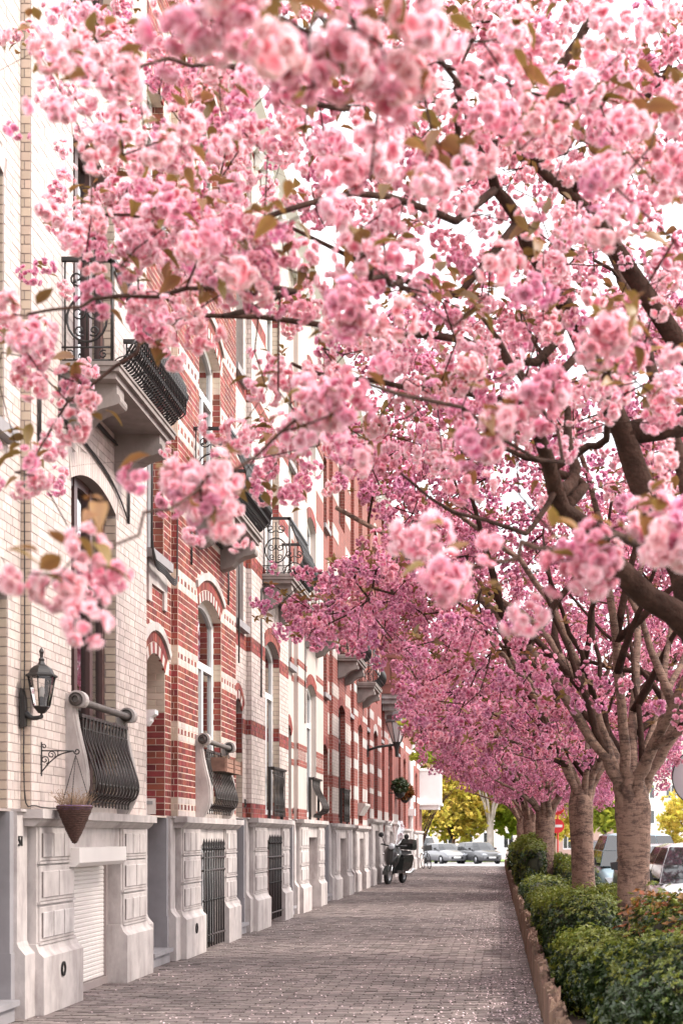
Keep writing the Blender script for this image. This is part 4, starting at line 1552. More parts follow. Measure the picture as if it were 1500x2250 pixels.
H10 = std(66.04, 67.5, 69.4, 71.2, 75.6, 1.7, f1=5.0, f1t=6.8, f2=8.3, wt=4.2, panels=False, eaves=11.2)
h10 = plain_house(H10, 'red corner house with white painted oriel at the end of the row', mb_red, m_white,
                  [(3.0, 3.25), (4.6, 4.8), (6.2, 6.4)], m_white, False, 'casement', m_red, None, None)
mb = MB()
mb.box(XW, XW + .98, 73.2, 75.5, 3.05, 4.55)
mb.box(XW, XW + 1.04, 73.14, 75.56, 2.93, 3.05); mb.box(XW, XW + 1.04, 73.14, 75.56, 4.55, 4.68)
mb.box(XW, XW + .9, 73.3, 75.4, 2.75, 2.93)
for (xa, ya) in ((XW + .84, 73.2), (XW + .84, 75.36), (XW, 73.2), (XW + .84, 74.3)):
    mb.box(xa, xa + .14, ya, ya + .14, 4.68, 6.9)
mb.box(XW, XW + 1.06, 73.12, 75.58, 6.9, 7.15)
ob = part('oriel', mb, m_white, h10)
g = MB(); g.box(XW + .1, XW + .92, 73.26, 73.28, 4.7, 6.9); part('pane', g, m_glass, ob)
g = MB(); g.box(XW + .90, XW + .92, 73.3, 75.4, 4.7, 6.9); part('pane', g, m_glass, ob)
# ------------------------------------------------------------------ leaves, flowers, clusters


def attr_mesh(name, V, Fq, T, mat, k=4, smooth=True):
    me = np_mesh(name, np.array(V), np.array(Fq).ravel(), k, smooth)
    a = me.attributes.new('t', 'FLOAT', 'POINT')
    a.data.foreach_set('value', np.array(T, dtype=np.float32))
    me.materials.append(mat)
    return me


def flower(V, Fq, T, M4, rad, whorls, seg, rs):
    """double cherry flower facing +z of matrix M4"""
    for (n, e0, e1, ln, wd) in whorls:
        ph = rs.uniform(0, 6.28)
        for k in range(n):
            az = ph + 2 * math.pi * (k + rs.uniform(-.25, .25)) / n
            L = rad * ln * rs.uniform(.85, 1.1)
            Wd = rad * wd * rs.uniform(.85, 1.15)
            ea, eb = e0 + rs.uniform(-.3, .3), e1 + rs.uniform(-.5, .45)
            rad_d = np.array([math.cos(az), math.sin(az), 0]); tan = np.array([-math.sin(az), math.cos(az), 0]); up = np.array([0, 0, 1.0])
            base = len(V)
            p = rad_d * rad * .06
            rf1, rf2 = rs.uniform(-1, 1), rs.uniform(-1, 1)
            for s in range(seg + 1):
                f = s / seg
                el = ea + (eb - ea) * f
                if s > 0:
                    p = p + (rad_d * math.cos(el) + up * math.sin(el)) * (L / seg)
                w = Wd * (0.25 + 1.1 * math.sin(math.pi * min(1, .12 + .68 * f)) ** 1.2) * (0.8 if s == seg else 1)
                for u in (-1, 0, 1):
                    cup = .22 * w * (u * u)
                    q = p + tan * (u * w) + up * (cup + (rf1 if u < 0 else rf2) * .55 * w * f * (1 if u else 0))
                    if s == seg and u == 0:
                        q = q - rad_d * L * .16
                    V.append(tuple(M4 @ Vector(q)))
                    T.append(f)
            for s in range(seg):
                for u in range(2):
                    a = base + s * 3 + u
                    Fq.append((a, a + 1, a + 4, a + 3))


HI_W = [(10, -.1, .5, 1.0, .27), (10, .45, .95, .88, .25), (9, .95, 1.2, .72, .22)]
MID_W = [(8, .15, .9, 1.0, .40), (6, .8, 1.25, .8, .36)]
LOW_W = [(6, .2, 1.0, 1.0, .50), (3, .9, 1.3, .75, .45)]


def cluster_mesh(name, nf, R0, frad, whorls, seg, mat, seed):
    rs = random.Random(seed)
    V, Fq, T = [], [], []
    el = (rs.uniform(.8, 1.5), rs.uniform(.7, 1.1), rs.uniform(.8, 1.2))
    for i in range(nf):
        z = 1 - 2 * (i + .5) / nf
        az = i * 2.399 + rs.uniform(-.5, .5)
        rr = math.sqrt(max(0, 1 - z * z))
        d = Vector((rr * math.cos(az), rr * math.sin(az), z * .85 - .15)).normalized()
        d = (d + Vector((rs.uniform(-.45, .45), rs.uniform(-.45, .45), rs.uniform(-.45, .45)))).normalized()
        pos = Vector((d.x * el[0], d.y * el[1], d.z * el[2])) * R0 * rs.uniform(.55, 1.25)
        m = Matrix.Translation(pos) @ d.to_track_quat('Z', 'Y').to_matrix().to_4x4() @ Matrix.Rotation(rs.uniform(0, 6.28), 4, 'Z')
        flower(V, Fq, T, m, frad * rs.uniform(.7, 1.15), whorls, seg, rs)
    return attr_mesh(name, V, Fq, T, mat)


def leaf_mesh(name, L, Wd, mat, n=4, fold=.25, droop=.35):
    V, Fq, T = [], [], []
    for s in range(n + 1):
        f = s / n
        w = Wd * (math.sin(math.pi * (f ** .8)) * .95 + .03) * (1 if f < 1 else .1)
        x = L * f
        z = -droop * L * f * f
        for u in (-1, 0, 1):
            V.append((x, u * w, z + abs(u) * w * fold)); T.append(abs(u) * .6 + f * .4)
    for s in range(n):
        for u in range(2):
            a = s * 3 + u
            Fq.append((a, a + 1, a + 4, a + 3))
    return attr_mesh(name, V, Fq, T, mat)


def tuft_mesh(name, L, Wd, mat, n, seed, spread=.9, seg=3):
    rs = random.Random(seed)
    V, Fq, T = [], [], []
    for k in range(n):
        az = 2 * math.pi * (k + rs.uniform(-.3, .3)) / n
        el = rs.uniform(.05, spread)
        l = L * rs.uniform(.7, 1.2)
        m = Matrix.Rotation(az, 4, 'Z') @ Matrix.Rotation(-el, 4, 'Y') @ Matrix.Rotation(rs.uniform(-.6, .6), 4, 'X')
        b = len(V)
        for s in range(seg + 1):
            f = s / seg
            w = Wd * (math.sin(math.pi * (f ** .8)) * .95 + .03)
            for u in (-1, 0, 1):
                V.append(tuple(m @ Vector((l * f, u * w, -.3 * l * f * f + abs(u) * w * .25)))); T.append(abs(u) * .5 + f * .5)
        for s in range(seg):
            for u in range(2):
                a = b + s * 3 + u
                Fq.append((a, a + 1, a + 4, a + 3))
    return attr_mesh(name, V, Fq, T, mat)


SRC = {}


def source(key, meshes):
    """a collection of source shapes, not linked to the scene, that the instancing picks from"""
    c = bpy.data.collections.new(key)
    for i, me in enumerate(meshes):
        o = bpy.data.objects.new('%s_%02d' % (key, i), me)
        c.objects.link(o)
    SRC[key] = (c, meshes)


source('near_cluster', [cluster_mesh('cluster', (10, 13, 8, 15, 11, 9, 13, 11, 6, 14)[i], .045, .0245, HI_W, 3, m_petal if i < 7 else m_petal_mid, 10 + i) for i in range(10)])
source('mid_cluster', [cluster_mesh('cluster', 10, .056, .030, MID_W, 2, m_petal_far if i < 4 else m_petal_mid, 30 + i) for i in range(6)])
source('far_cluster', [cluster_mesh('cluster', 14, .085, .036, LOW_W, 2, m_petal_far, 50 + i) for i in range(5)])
source('bronze_leaf', [leaf_mesh('leaf', .095, .026, m_leaf, 4, .3, d) for d in (.1, .35, .6, .85)])
source('bronze_tuft', [tuft_mesh('tuft', .08, .019, m_leaf, 4, 70 + i) for i in range(3)])
source('hedge_sprig', [tuft_mesh('sprig', .034, .0085, m_box, 6, 80 + i, 1.1, 2) for i in range(4)])
source('young_sprig', [tuft_mesh('sprig', .032, .0085, m_boxnew, 6, 90 + i, 1.2, 2) for i in range(3)])
source('rust_sprig', [tuft_mesh('sprig', .055, .017, m_rust, 4, 95 + i, 1.0, 2) for i in range(3)])
source('spring_spray', [tuft_mesh('spray', .34, .13, m_spring, 9, 100 + i, 1.4, 2) for i in range(3)])
source('green_spray', [tuft_mesh('spray', .34, .13, m_springg, 9, 110 + i, 1.4, 2) for i in range(3)])

GN = {}


def gn_group(key):
    if key in GN:
        return GN[key]
    g = bpy.data.node_groups.new('scatter_' + key, 'GeometryNodeTree')
    g.interface.new_socket('Geometry', in_out='INPUT', socket_type='NodeSocketGeometry')
    g.interface.new_socket('Geometry', in_out='OUTPUT', socket_type='NodeSocketGeometry')
    N, L = g.nodes, g.links
    gi, go = N.new('NodeGroupInput'), N.new('NodeGroupOutput')
    ip = N.new('GeometryNodeInstanceOnPoints')
    ci = N.new('GeometryNodeCollectionInfo')
    ci.inputs['Collection'].default_value = SRC[key][0]
    ci.inputs['Separate Children'].default_value = True
    ci.inputs['Reset Children'].default_value = True
    ip.inputs['Pick Instance'].default_value = True

    def na(name, typ):
        n = N.new('GeometryNodeInputNamedAttribute'); n.data_type = typ; n.inputs['Name'].default_value = name
        return n.outputs['Attribute']
    L.new(gi.outputs[0], ip.inputs['Points'])
    L.new(ci.outputs[0], ip.inputs['Instance'])
    L.new(na('idx', 'INT'), ip.inputs['Instance Index'])
    e2r = N.new('FunctionNodeEulerToRotation')
    L.new(na('rot', 'FLOAT_VECTOR'), e2r.inputs[0])
    L.new(e2r.outputs[0], ip.inputs['Rotation'])
    L.new(na('scl', 'FLOAT'), ip.inputs['Scale'])
    L.new(ip.outputs[0], go.inputs[0])
    GN[key] = g
    return g


def scatter(name, key, pts, rots, scl, parent, kind='stuff'):
    n = len(pts)
    if n == 0:
        return None
    off = root_loc(parent) if parent is not None else Vector((0, 0, 0))
    me = bpy.data.meshes.new(name)
    me.vertices.add(n)
    me.vertices.foreach_set('co', (np.array(pts, dtype=np.float32) - np.array(off, dtype=np.float32)).ravel())
    a = me.attributes.new('rot', 'FLOAT_VECTOR', 'POINT'); a.data.foreach_set('vector', np.array(rots, dtype=np.float32).ravel())
    a = me.attributes.new('scl', 'FLOAT', 'POINT'); a.data.foreach_set('value', np.array(scl, dtype=np.float32))
    a = me.attributes.new('idx', 'INT', 'POINT'); a.data.foreach_set('value', rng.integers(0, len(SRC[key][1]), n).astype(np.int32))
    me.update()
    o = link(name, me, None, parent)
    md = o.modifiers.new('scatter', 'NODES')
    md.node_group = gn_group(key)
    if kind:
        o['kind'] = kind
    return o


def single(name, key, p, rot, s, parent, off):
    me = random.choice(SRC[key][1])
    o = bpy.data.objects.new(name, me)
    COL.objects.link(o)
    o.parent = parent
    o.location = Vector(p) - off
    o.rotation_euler = rot
    o.scale = (s, s, s)
    return o


# ------------------------------------------------------------------ trees


class Tree:
    def __init__(s, maxn=60000):
        s.P = np.zeros((maxn, 3)); s.n = 0
        s.par = []; s.rad = []; s.chains = []; s.limbchains = []; s.free = []

    def node(s, p, par, r=None):
        s.P[s.n] = p; s.par.append(par); s.rad.append(r); s.n += 1
        return s.n - 1

    def limb(s, pts, r0, r1, start=None, step=.18, join=True):
        q = [Vector(p) for p in pts]
        if start is not None and join:
            q = [Vector(s.P[start])] + q
        ln = sum((b - a).length for a, b in zip(q, q[1:]))
        c = bez(q, max(len(q) * 2, int(ln / step)))
        ids = []
        par = start
        for i, p in enumerate(c):
            f = i / (len(c) - 1)
            if i == 0 and start is not None and join:
                ids.append(start); continue
            jit = Vector((random.gauss(0, 1), random.gauss(0, 1), random.gauss(0, 1))) * .012
            par = s.node(p + (jit if 0 < i < len(c) - 1 else Vector()), par, r0 + (r1 - r0) * f ** .8)
            ids.append(par)
        s.limbchains.append((ids, r0))
        return ids

    def nearest(s, p):
        d = s.P[:s.n] - np.array(p)
        return int(np.argmin((d * d).sum(1)))

    def tips(s, pts, step=.16, wig=.05):
        pts = np.array(pts)
        base = s.P[:s.n]
        dist = np.array([np.min(((base - p) ** 2).sum(1)) for p in pts])
        for i in np.argsort(dist):
            p = Vector(pts[i])
            k = s.nearest(p)
            a = Vector(s.P[k])
            d = (p - a).length
            n = max(1, int(d / step))
            ids = [k]
            par = k
            sag = Vector((random.gauss(0, 1), random.gauss(0, 1), random.gauss(0.5, .8))) * d * .10
            for j in range(1, n + 1):
                f = j / n
                q = a.lerp(p, f) + sag * (4 * f * (1 - f)) + (Vector((random.gauss(0, 1), random.gauss(0, 1), random.gauss(0, 1))) * wig * step if j < n else Vector())
                par = s.node(q, par)
                ids.append(par)
            s.chains.append(ids)

    def build(s, root, mat_t, mat_b, r_tw=.0036, trunk=None, mat_l=None):
        cnt = np.zeros(s.n)
        haschild = np.zeros(s.n, bool)
        for i in range(s.n):
            if s.par[i] is not None:
                haschild[s.par[i]] = True
        for i in range(s.n - 1, -1, -1):
            if not haschild[i]:
                cnt[i] += 1
            if s.par[i] is not None:
                cnt[s.par[i]] += cnt[i]
        rad = np.zeros(s.n)
        for i in range(s.n):
            if s.rad[i] is not None:
                rad[i] = s.rad[i]
            else:
                rad[i] = min(r_tw * cnt[i] ** .42, rad[s.par[i]] * .85 if s.par[i] is not None else 9)
        s.r = rad
        if trunk is not None:
            part('trunk', trunk, mat_t, root, recalc=False)
        for ids, r0 in s.limbchains:
            mb = MB()
            r = [rad[i] for i in ids]
            r[0] = min(r[0], r0)
            mb.tube([s.P[i] for i in ids], r, 8 if r0 > .03 else 6)
            part('limb', mb, (mat_l if (mat_l and r0 > .05) else mat_b), root, recalc=False)
        mb = MB()
        for ids in s.chains:
            r = [rad[i] for i in ids]
            if len(r) > 1:
                r[0] = r[1]
            mb.tube([s.P[i] for i in ids], r, 5 if max(r) > .008 else 4, False)
        part('twigs', mb, mat_b, root, 'stuff', recalc=False)


def trunk_mesh(x, y, r, h, z0=-.05, fl=1.5, seed=0):
    rs = random.Random(seed)
    n, m = 22, 26
    vs, fs = [], []
    ph = [rs.uniform(0, 6.28) for _ in range(4)]
    for i in range(m + 1):
        f = i / m
        z = z0 + (h - z0) * f
        rr = r * (1 + (fl - 1) * math.exp(-f * 7) + .16 * max(0, f - .6) / .4 - .35 * max(0, f - .88) / .12)
        for k in range(n):
            a = 2 * math.pi * k / n
            q = rr * (1 + .05 * math.sin(3 * a + ph[0] + f * 1.5) + .03 * math.sin(5 * a + ph[1] - f * 3) + .012 * math.sin(38 * f + ph[2] + math.sin(a * 2)))
            vs.append((x + q * math.cos(a) + .03 * math.sin(f * 3 + ph[3]), y + q * math.sin(a), z))
    for i in range(m):
        for k in range(n):
            q = (k + 1) % n
            fs.append((i * n + k, i * n + q, (i + 1) * n + q, (i + 1) * n + k))
    mb = MB(); mb.add(vs, fs, True)
    mb.f.append(tuple(m * n + k for k in range(n))); mb.sm.append(False)
    return mb


def rnd_rot(n):
    return np.stack([rng.normal(0, .5, n), rng.normal(0, .5, n), rng.uniform(0, 6.28, n)], 1)


def spread_clusters(tree, tips, per, jit, up=0.0):
    out = []
    for p in tips:
        for k in range(per if isinstance(per, int) else random.choice(per)):
            out.append((p[0] + random.gauss(0, jit), p[1] + random.gauss(0, jit), p[2] + random.gauss(0, jit * .7) + up))
    return out


def visible_size(p, sz):
    return sz / p[1] if in_frame(p) else 0


# where blossom of the nearest tree shows against the houses and the sky (share of cover, cells of 100 photo pixels)
DENS = [
    '457756878777846', '577666888787687', '335357846787888', '117876778888888', '268995744888888', '466999366688888', '742776654788888',
    '622373456888888', '350134456888888', '230115766777777', '400676632234467', '023013320232577', '013000000443443', '000000000333332']
TREES_GROUP = 'cherry trees along the pavement'
random.seed(21)
xa, ya = 1.3, 8.6
tA = thing('cherry_tree', 'nearest blossoming cherry tree, its dark limbs reaching in from the right edge over the street', 'tree', (xa, ya, 0), TREES_GROUP)
T = Tree()
trunkA = trunk_mesh(xa, ya, .17, 1.9, seed=3)
T.node((xa, ya, 1.75), None, .19)
L1 = T.limb([P(1530, 1400, 8.5), P(1420, 1310, 8.3), P(1300, 1190, 8.1), P(1238, 1120, 7.9), P(1210, 1040, 7.7), P(1180, 960, 7.5), P(1165, 880, 7.4), P(1120, 790, 7.3), P(1060, 700, 7.2)], .095, .008, 0)
L1b = T.limb([P(1255, 1060, 8.0), P(1262, 980, 8.1), P(1240, 900, 8.2), P(1190, 800, 8.2), P(1160, 720, 8.3)], .045, .007, L1[int(len(L1) * .5)])
L1c = T.limb([P(1290, 1080, 8.1), P(1220, 1040, 8.0), P(1150, 1000, 7.9), P(1080, 980, 7.8)], .04, .008, L1[int(len(L1) * .45)])
L1d = T.limb([P(1180, 1150, 7.6), P(1120, 1160, 7.3), P(1000, 1130, 7.0), P(880, 1040, 6.6)], .018, .006, L1[int(len(L1) * .5)])
L2 = T.limb([P(1500, 1250, 8.8), P(1420, 1110, 8.8), P(1370, 960, 8.7), P(1320, 830, 8.5), P(1240, 680, 8.3), P(1165, 530, 8.1), P(1105, 450, 7.9), P(1075, 370, 7.8), P(1030, 270, 7.7), P(1010, 150, 7.6)], .10, .010, 0)
L3 = T.limb([P(1560, 900, 9.0), P(1480, 740, 9.0), P(1390, 600, 8.9), P(1320, 500, 8.9), P(1250, 430, 8.8), P(1190, 380, 8.6), P(1130, 330, 8.4), P(1050, 300, 8.2)], .09, .012, L2[6])
L4 = T.limb([P(1180, 800, 8.1), P(1020, 760, 7.8), P(860, 735, 7.5), P(720, 712, 7.2), P(560, 702, 7.0), P(430, 698, 6.8), P(330, 715, 6.6)], .03, .007, L2[int(len(L2) * .5)])
L5 = T.limb([P(1150, 880, 8.2), P(980, 850, 8.0), P(820, 838, 7.8), P(700, 825, 7.6), P(640, 798, 7.5)], .024, .008, L2[int(len(L2) * .45)])
L6 = T.limb([P(1000, 640, 7.8), P(860, 600, 7.5), P(740, 560, 7.2), P(640, 500, 6.8)], .024, .008, L2[int(len(L2) * .64)])
L7 = T.limb([P(1000, 480, 7.4), P(860, 440, 7.0), P(690, 443, 6.6), P(560, 480, 6.3), P(470, 500, 6.1), P(340, 480, 5.9), P(200, 470, 5.7)], .022, .005, L2[int(len(L2) * .76)])
L8 = T.limb([P(1170, 300, 8.3), P(1200, 190, 8.2), P(1270, 90, 8.2), P(1340, -60, 8.2)], .04, .02, L3[int(len(L3) * .75)])
L9 = T.limb([P(1080, 270, 7.6), P(940, 220, 6.9), P(760, 240, 6.3), P(620, 180, 5.7), P(430, 130, 5.2), P(260, 180, 4.9)], .022, .005, L3[int(len(L3) * .85)])
L10 = T.limb([P(1000, 330, 6.4), P(1010, 200, 5.6), P(900, 60, 4.2), P(760, 50, 3.2), P(560, 40, 2.7)], .018, .004, L2[int(len(L2) * .8)])
L11 = T.limb([P(1330, 960, 7.6), P(1340, 880, 6.4), P(1330, 800, 5.2), P(1360, 720, 4.3)], .024, .008, L1[int(len(L1) * .55)])
L12 = T.limb([P(1240, 1010, 6.6), P(1000, 900, 5.4), P(800, 860, 4.6), P(620, 960, 4.2), P(470, 1060, 4.0), P(330, 1140, 3.7), P(230, 1220, 3.5), P(60, 1260, 3.3)], .010, .0022, L1[-2])
L13 = T.limb([P(1440, 1200, 6.4), P(1320, 1190, 4.8), P(1180, 1210, 4.0), P(1030, 1250, 3.8)], .02, .005, L1[int(len(L1) * .4)])
L14 = T.limb([P(640, 640, 5.8), P(420, 640, 5.4), P(220, 660, 5.2), P(60, 690, 5.0)], .014, .005, L4[int(len(L4) * .75)])
L15 = T.limb([P(290, 770, 6.4), P(200, 850, 6.2), P(120, 940, 5.9), P(70, 1030, 5.7)], .010, .004, L4[-1])
L16 = T.limb([P(900, 640, 6.2), P(820, 600, 5.0), P(800, 560, 4.2)], .016, .006, L6[3])
L18 = T.limb([P(1430, 200, 8.6), P(1500, 100, 8.4)], .03, .010, L3[int(len(L3) * .6)])
# the big limbs stay in view: what would hang right in front of them is left off
LIMB_PX = []
for ids in (L1, L1b, L2, L3):
    for i in ids:
        q = T.P[i]
        a_, b_ = proj(q)
        LIMB_PX.append((a_, b_, q[1], T.rad[i] * F / q[1]))


def hides_limb(p):
    a, b = proj(p)
    for (u, v, z, r_) in LIMB_PX:
        if p[1] < z + .1 and (a - u) ** 2 + (b - v) ** 2 < (r_ + 38) ** 2:
            return True
    return False


# tips
tips, near_t = [], []
for r_, row_ in enumerate(DENS):
    for c_, ch in enumerate(row_):
        d = int(ch)
        if d == 0:
            continue
        tau = 4.3 * (d / 8.0) ** 2.0
        for (share, za, zb, sp) in ((.07, 3.6, 5.0, .6), (.34, 5.0, 7.0, .8), (.59, 7.0, 10.6, 1.0)):
            if d <= 3 and za > 6.9:
                continue
            zm = (za + zb) / 2
            if c_ * 100 < 500 and za > 6.9:
                share *= .8
            area = (0.19 * F / zm) ** 2
            n = rng.poisson(tau * share * 10000 / area)
            for _ in range(n):
                z = random.uniform(za, zb)
                p = P(c_ * 100 + random.uniform(0, 100), r_ * 100 + random.uniform(0, 100), z)
                if hides_limb(p) and random.random() < .68:
                    continue
                tips.append(p)
hand = [(165, 1285, 3.4), (90, 1300, 3.4), (215, 1235, 3.5), (440, 1080, 4.0), (380, 1070, 4.05), (500, 1065, 4.1), (445, 1130, 4.0), (680, 930, 4.2), (760, 900, 4.2), (710, 870, 4.3),
        (800, 640, 4.1), (830, 690, 4.1), (770, 590, 4.2), (950, 300, 4.3), (1000, 350, 4.3), (930, 370, 4.3), (250, 150, 4.3), (180, 130, 4.4), (290, 200, 4.3), (740, 150, 2.9), (830, 90, 2.9),
        (690, 190, 3.0), (860, 160, 3.0), (620, 200, 3.1), (780, 60, 2.9), (470, 25, 2.7), (560, 50, 2.7), (1390, 740, 3.9), (1330, 760, 3.9), (1440, 760, 4.0), (1130, 930, 4.1), (1180, 910, 4.1),
        (1070, 960, 4.1), (1010, 1260, 3.7), (960, 1220, 3.8), (1050, 1300, 3.7), (1280, 1240, 3.7), (1240, 1230, 3.7), (1320, 1250, 3.7), (1450, 1170, 3.6), (1400, 1160, 3.7), (1480, 1200, 3.6),
        (1430, 320, 4.2), (1350, 410, 4.2), (1300, 380, 4.2), (1450, 250, 4.3), (30, 690, 4.6), (90, 820, 5.9), (180, 950, 5.9), (75, 1045, 5.4), (215, 880, 6.0), (140, 830, 6.1), (50, 760, 5.8),
        (1120, 180, 4.4), (1060, 90, 4.4), (1130, 80, 4.5), (1230, 250, 4.6), (1140, 330, 4.6), (320, 320, 4.8), (380, 300, 4.9), (270, 340, 5.0), (590, 580, 5.2), (560, 650, 5.2), (500, 580, 5.2), (450, 610, 5.1), (250, 600, 5.4), (300, 545, 5.4), (380, 520, 5.5), (340, 640, 5.6), (220, 650, 5.6), (410, 460, 5.7), (330, 430, 5.7), (230, 500, 5.6), (300, 700, 5.9), (350, 760, 6.0), (190, 560, 5.8), (420, 690, 5.6)]
for h_ in hand:
    if not hides_limb(P(*h_)) or random.random() < .75:
        near_t.append(P(*h_))
# the crown above and outside the picture
out_t = []
while len(out_t) < 380:
    v = Vector((random.uniform(-1, 1), random.uniform(-1, 1), random.uniform(-1, 1)))
    if v.length > 1:
        continue
    p = Vector((1.1 + v.x * 3.8, 8.8 + v.y * 5.4, 4.9 + v.z * 2.4))
    if p.y < 6.3 or p.z < 2.6 or in_frame(p, -60, 1560, -60, 2300):
        continue
    out_t.append(p)
T.limb([(2.0, 8.9, 3.2), (2.9, 9.2, 4.6), (3.6, 9.4, 5.6)], .08, .02, 0)
T.limb([(1.4, 7.6, 3.4), (1.6, 6.2, 4.9), (1.8, 5.0, 5.8)], .08, .015, 0)
T.limb([(1.2, 9.8, 3.6), (.9, 10.8, 5.2), (.5, 11.4, 6.3)], .075, .015, 0)
T.tips(np.array([tuple(p) for p in tips + near_t + out_t]))
T.build(tA, m_bark, m_barkdark, .0034, trunkA)
cl = spread_clusters(T, [tuple(p) for p in tips], (2, 2, 3), .085) + spread_clusters(T, [tuple(p) for p in out_t], (2, 3), .1)
cl_near = spread_clusters(T, [tuple(p) for p in near_t], (2, 2, 3), .05)
allc = cl_near + cl
order = sorted(range(len(allc)), key=lambda i: -visible_size(allc[i], 1))
sel = set(order[:300])
offA = root_loc(tA)
for i in order[:300]:
    single('blossom', 'near_cluster', allc[i], (random.gauss(0, .4), random.gauss(0, .4), random.uniform(0, 6.28)), random.uniform(.75, 1.08), tA, offA)
rest = [allc[i] for i in range(len(allc)) if i not in sel]
scatter('blossoms', 'near_cluster', rest, rnd_rot(len(rest)), rng.uniform(.82, 1.2, len(rest)), tA)
# leaves: tufts at the twig tips
lf = []
for p in [tuple(p) for p in tips + near_t]:
    if random.random() < .78:
        az0 = random.uniform(0, 6.28)
        for k in range(random.choice((3, 4, 5))):
            lf.append(((p[0] + random.gauss(0, .045), p[1] + random.gauss(0, .045), p[2] + .06 + random.gauss(0, .035)), (random.gauss(0, .4), random.gauss(-.1, .45), az0 + random.gauss(0, .8))))
lf.sort(key=lambda a: -visible_size(a[0], 1))
for p, r in lf[:300]:
    single('leaf', 'bronze_leaf', p, r, random.uniform(.55, .95), tA, offA)
scatter('leaves', 'bronze_leaf', [a[0] for a in lf[300:]], [a[1] for a in lf[300:]], rng.uniform(.55, 1.0, max(0, len(lf) - 300)), tA)


def left_limit(py):
    pts = [(0, 650), (950, 680), (1050, 800), (1150, 840), (1230, 780), (1275, 640), (1290, 590), (1400, 600), (1425, 860), (1500, 895), (1590, 905), (1680, 955), (1720, 1035), (1760, 1120), (1800, 1190), (2300, 1220)]
    for (a, xa_), (b, xb_) in zip(pts, pts[1:]):
        if py <= b:
            return xa_ + (xb_ - xa_) * (py - a) / (b - a)
    return 1100


def street_tree(x, y, r, hf, label, ntips, cx, rad, key, per, nsingle, seed, up=4.2, rz=2.5, low=2.35, jit=.11, csize=1.0, nl=3):
    random.seed(seed)
    t = thing('cherry_tree', label, 'tree', (x, y, 0), TREES_GROUP)
    T = Tree()
    tm = trunk_mesh(x, y, r, hf + .1, seed=seed)
    T.node((x, y, hf - .15), None, r * .95)
    naz = 9
    a0 = random.uniform(0, 6.28)
    for k in range(naz):
        az = a0 + 2 * math.pi * k / naz + random.uniform(-.3, .3)
        el = R(random.choice((42, 50, 58, 68)))
        h0 = Vector((math.cos(az), math.sin(az), 0))
        d = h0 * math.cos(el) + Vector((0, 0, math.sin(el)))
        rl = r * random.uniform(.36, .6)
        s0 = Vector((x, y, hf - random.uniform(.35, .6))) + h0 * r * .25
        s1 = Vector((x, y, hf + random.uniform(-.05, .12))) + h0 * r * .75
        Ln = random.uniform(.85, 1.1) * rad * 1.05
        s2 = s1 + (d + Vector((0, 0, .35))).normalized() * .45
        p1 = s1 + d * Ln * .34 + Vector((0, 0, .22))
        p2 = s1 + d * Ln * .64 + h0 * .12 + Vector((0, 0, .12))
        p3 = s1 + d * Ln * .9 + (h0 - Vector((0, 0, .3))) * .6
        if p3.z > up + rz * .8:
            p3.z = up + rz * .8
        l = T.limb([s0, s1, s2, p1, p2, p3], rl, r * .12, 0, .2, False)
        for q in range(3):
            i = l[int(len(l) * random.uniform(.35, .75))]
            o = Vector(T.P[i])
            dd = (d + Vector((random.gauss(0, .6), random.gauss(0, .6), random.gauss(.1, .35)))).normalized()
            T.limb([o + dd * .6, o + dd * 1.2 + Vector((0, 0, -.05)), o + dd * 1.9 + Vector((0, 0, -.1))], rl * .55, r * .08, i, .25)
    tips = []
    guard = 0
    while len(tips) < ntips and guard < ntips * 60:
        guard += 1
        v = Vector((random.uniform(-1, 1), random.uniform(-1, 1), random.uniform(-1, 1)))
        ln = v.length
        if ln > 1 or ln < (.42 if v.z > 0 else .68):
            continue
        p = Vector((cx + v.x * rad, y + v.y * rad, up + v.z * rz))
        hd = math.hypot(p.x - x, p.y - y)
        if p.z < low + max(0, 1.7 - hd) * 1.0 or p.y < 2:
            continue
        if p.x < -3.2:
            continue
        a, b = proj(p)
        if in_frame(p) and a < left_limit(b) + random.uniform(-14, 14):
            continue
        # keep clumps and gaps
        g = math.sin(p.x * 2.1 + seed) + math.sin(p.y * 1.9 + seed * 2) + math.sin(p.z * 2.7 + p.x)
        if g < -.45 + random.uniform(-.3, .3):
            continue
        tips.append(p)
    T.tips(np.array([tuple(p) for p in tips]), .22)
    T.build(t, m_bark, m_barkdark, .0056, tm, m_bark)
    off = root_loc(t)
    c = spread_clusters(T, [tuple(p) for p in tips], per, jit)
    c.sort(key=lambda p: -visible_size(p, 1))
    for p in c[:nsingle]:
        single('blossom', key, p, (random.gauss(0, .5), random.gauss(0, .5), random.uniform(0, 6.28)), random.uniform(.8, 1.2) * csize, t, off)
    rs_ = c[nsingle:]
    scatter('blossoms', key, rs_, rnd_rot(len(rs_)), rng.uniform(.75, 1.25, len(rs_)) * csize, t)
    lv = [(p[0] + random.gauss(0, .1), p[1] + random.gauss(0, .1), p[2] + random.gauss(.08, .08)) for p in tips for _ in range(nl) if random.random() < .5]
    scatter('leaves', 'bronze_tuft', lv, rnd_rot(len(lv)), rng.uniform(.7, 1.2, len(lv)), t)
    return t


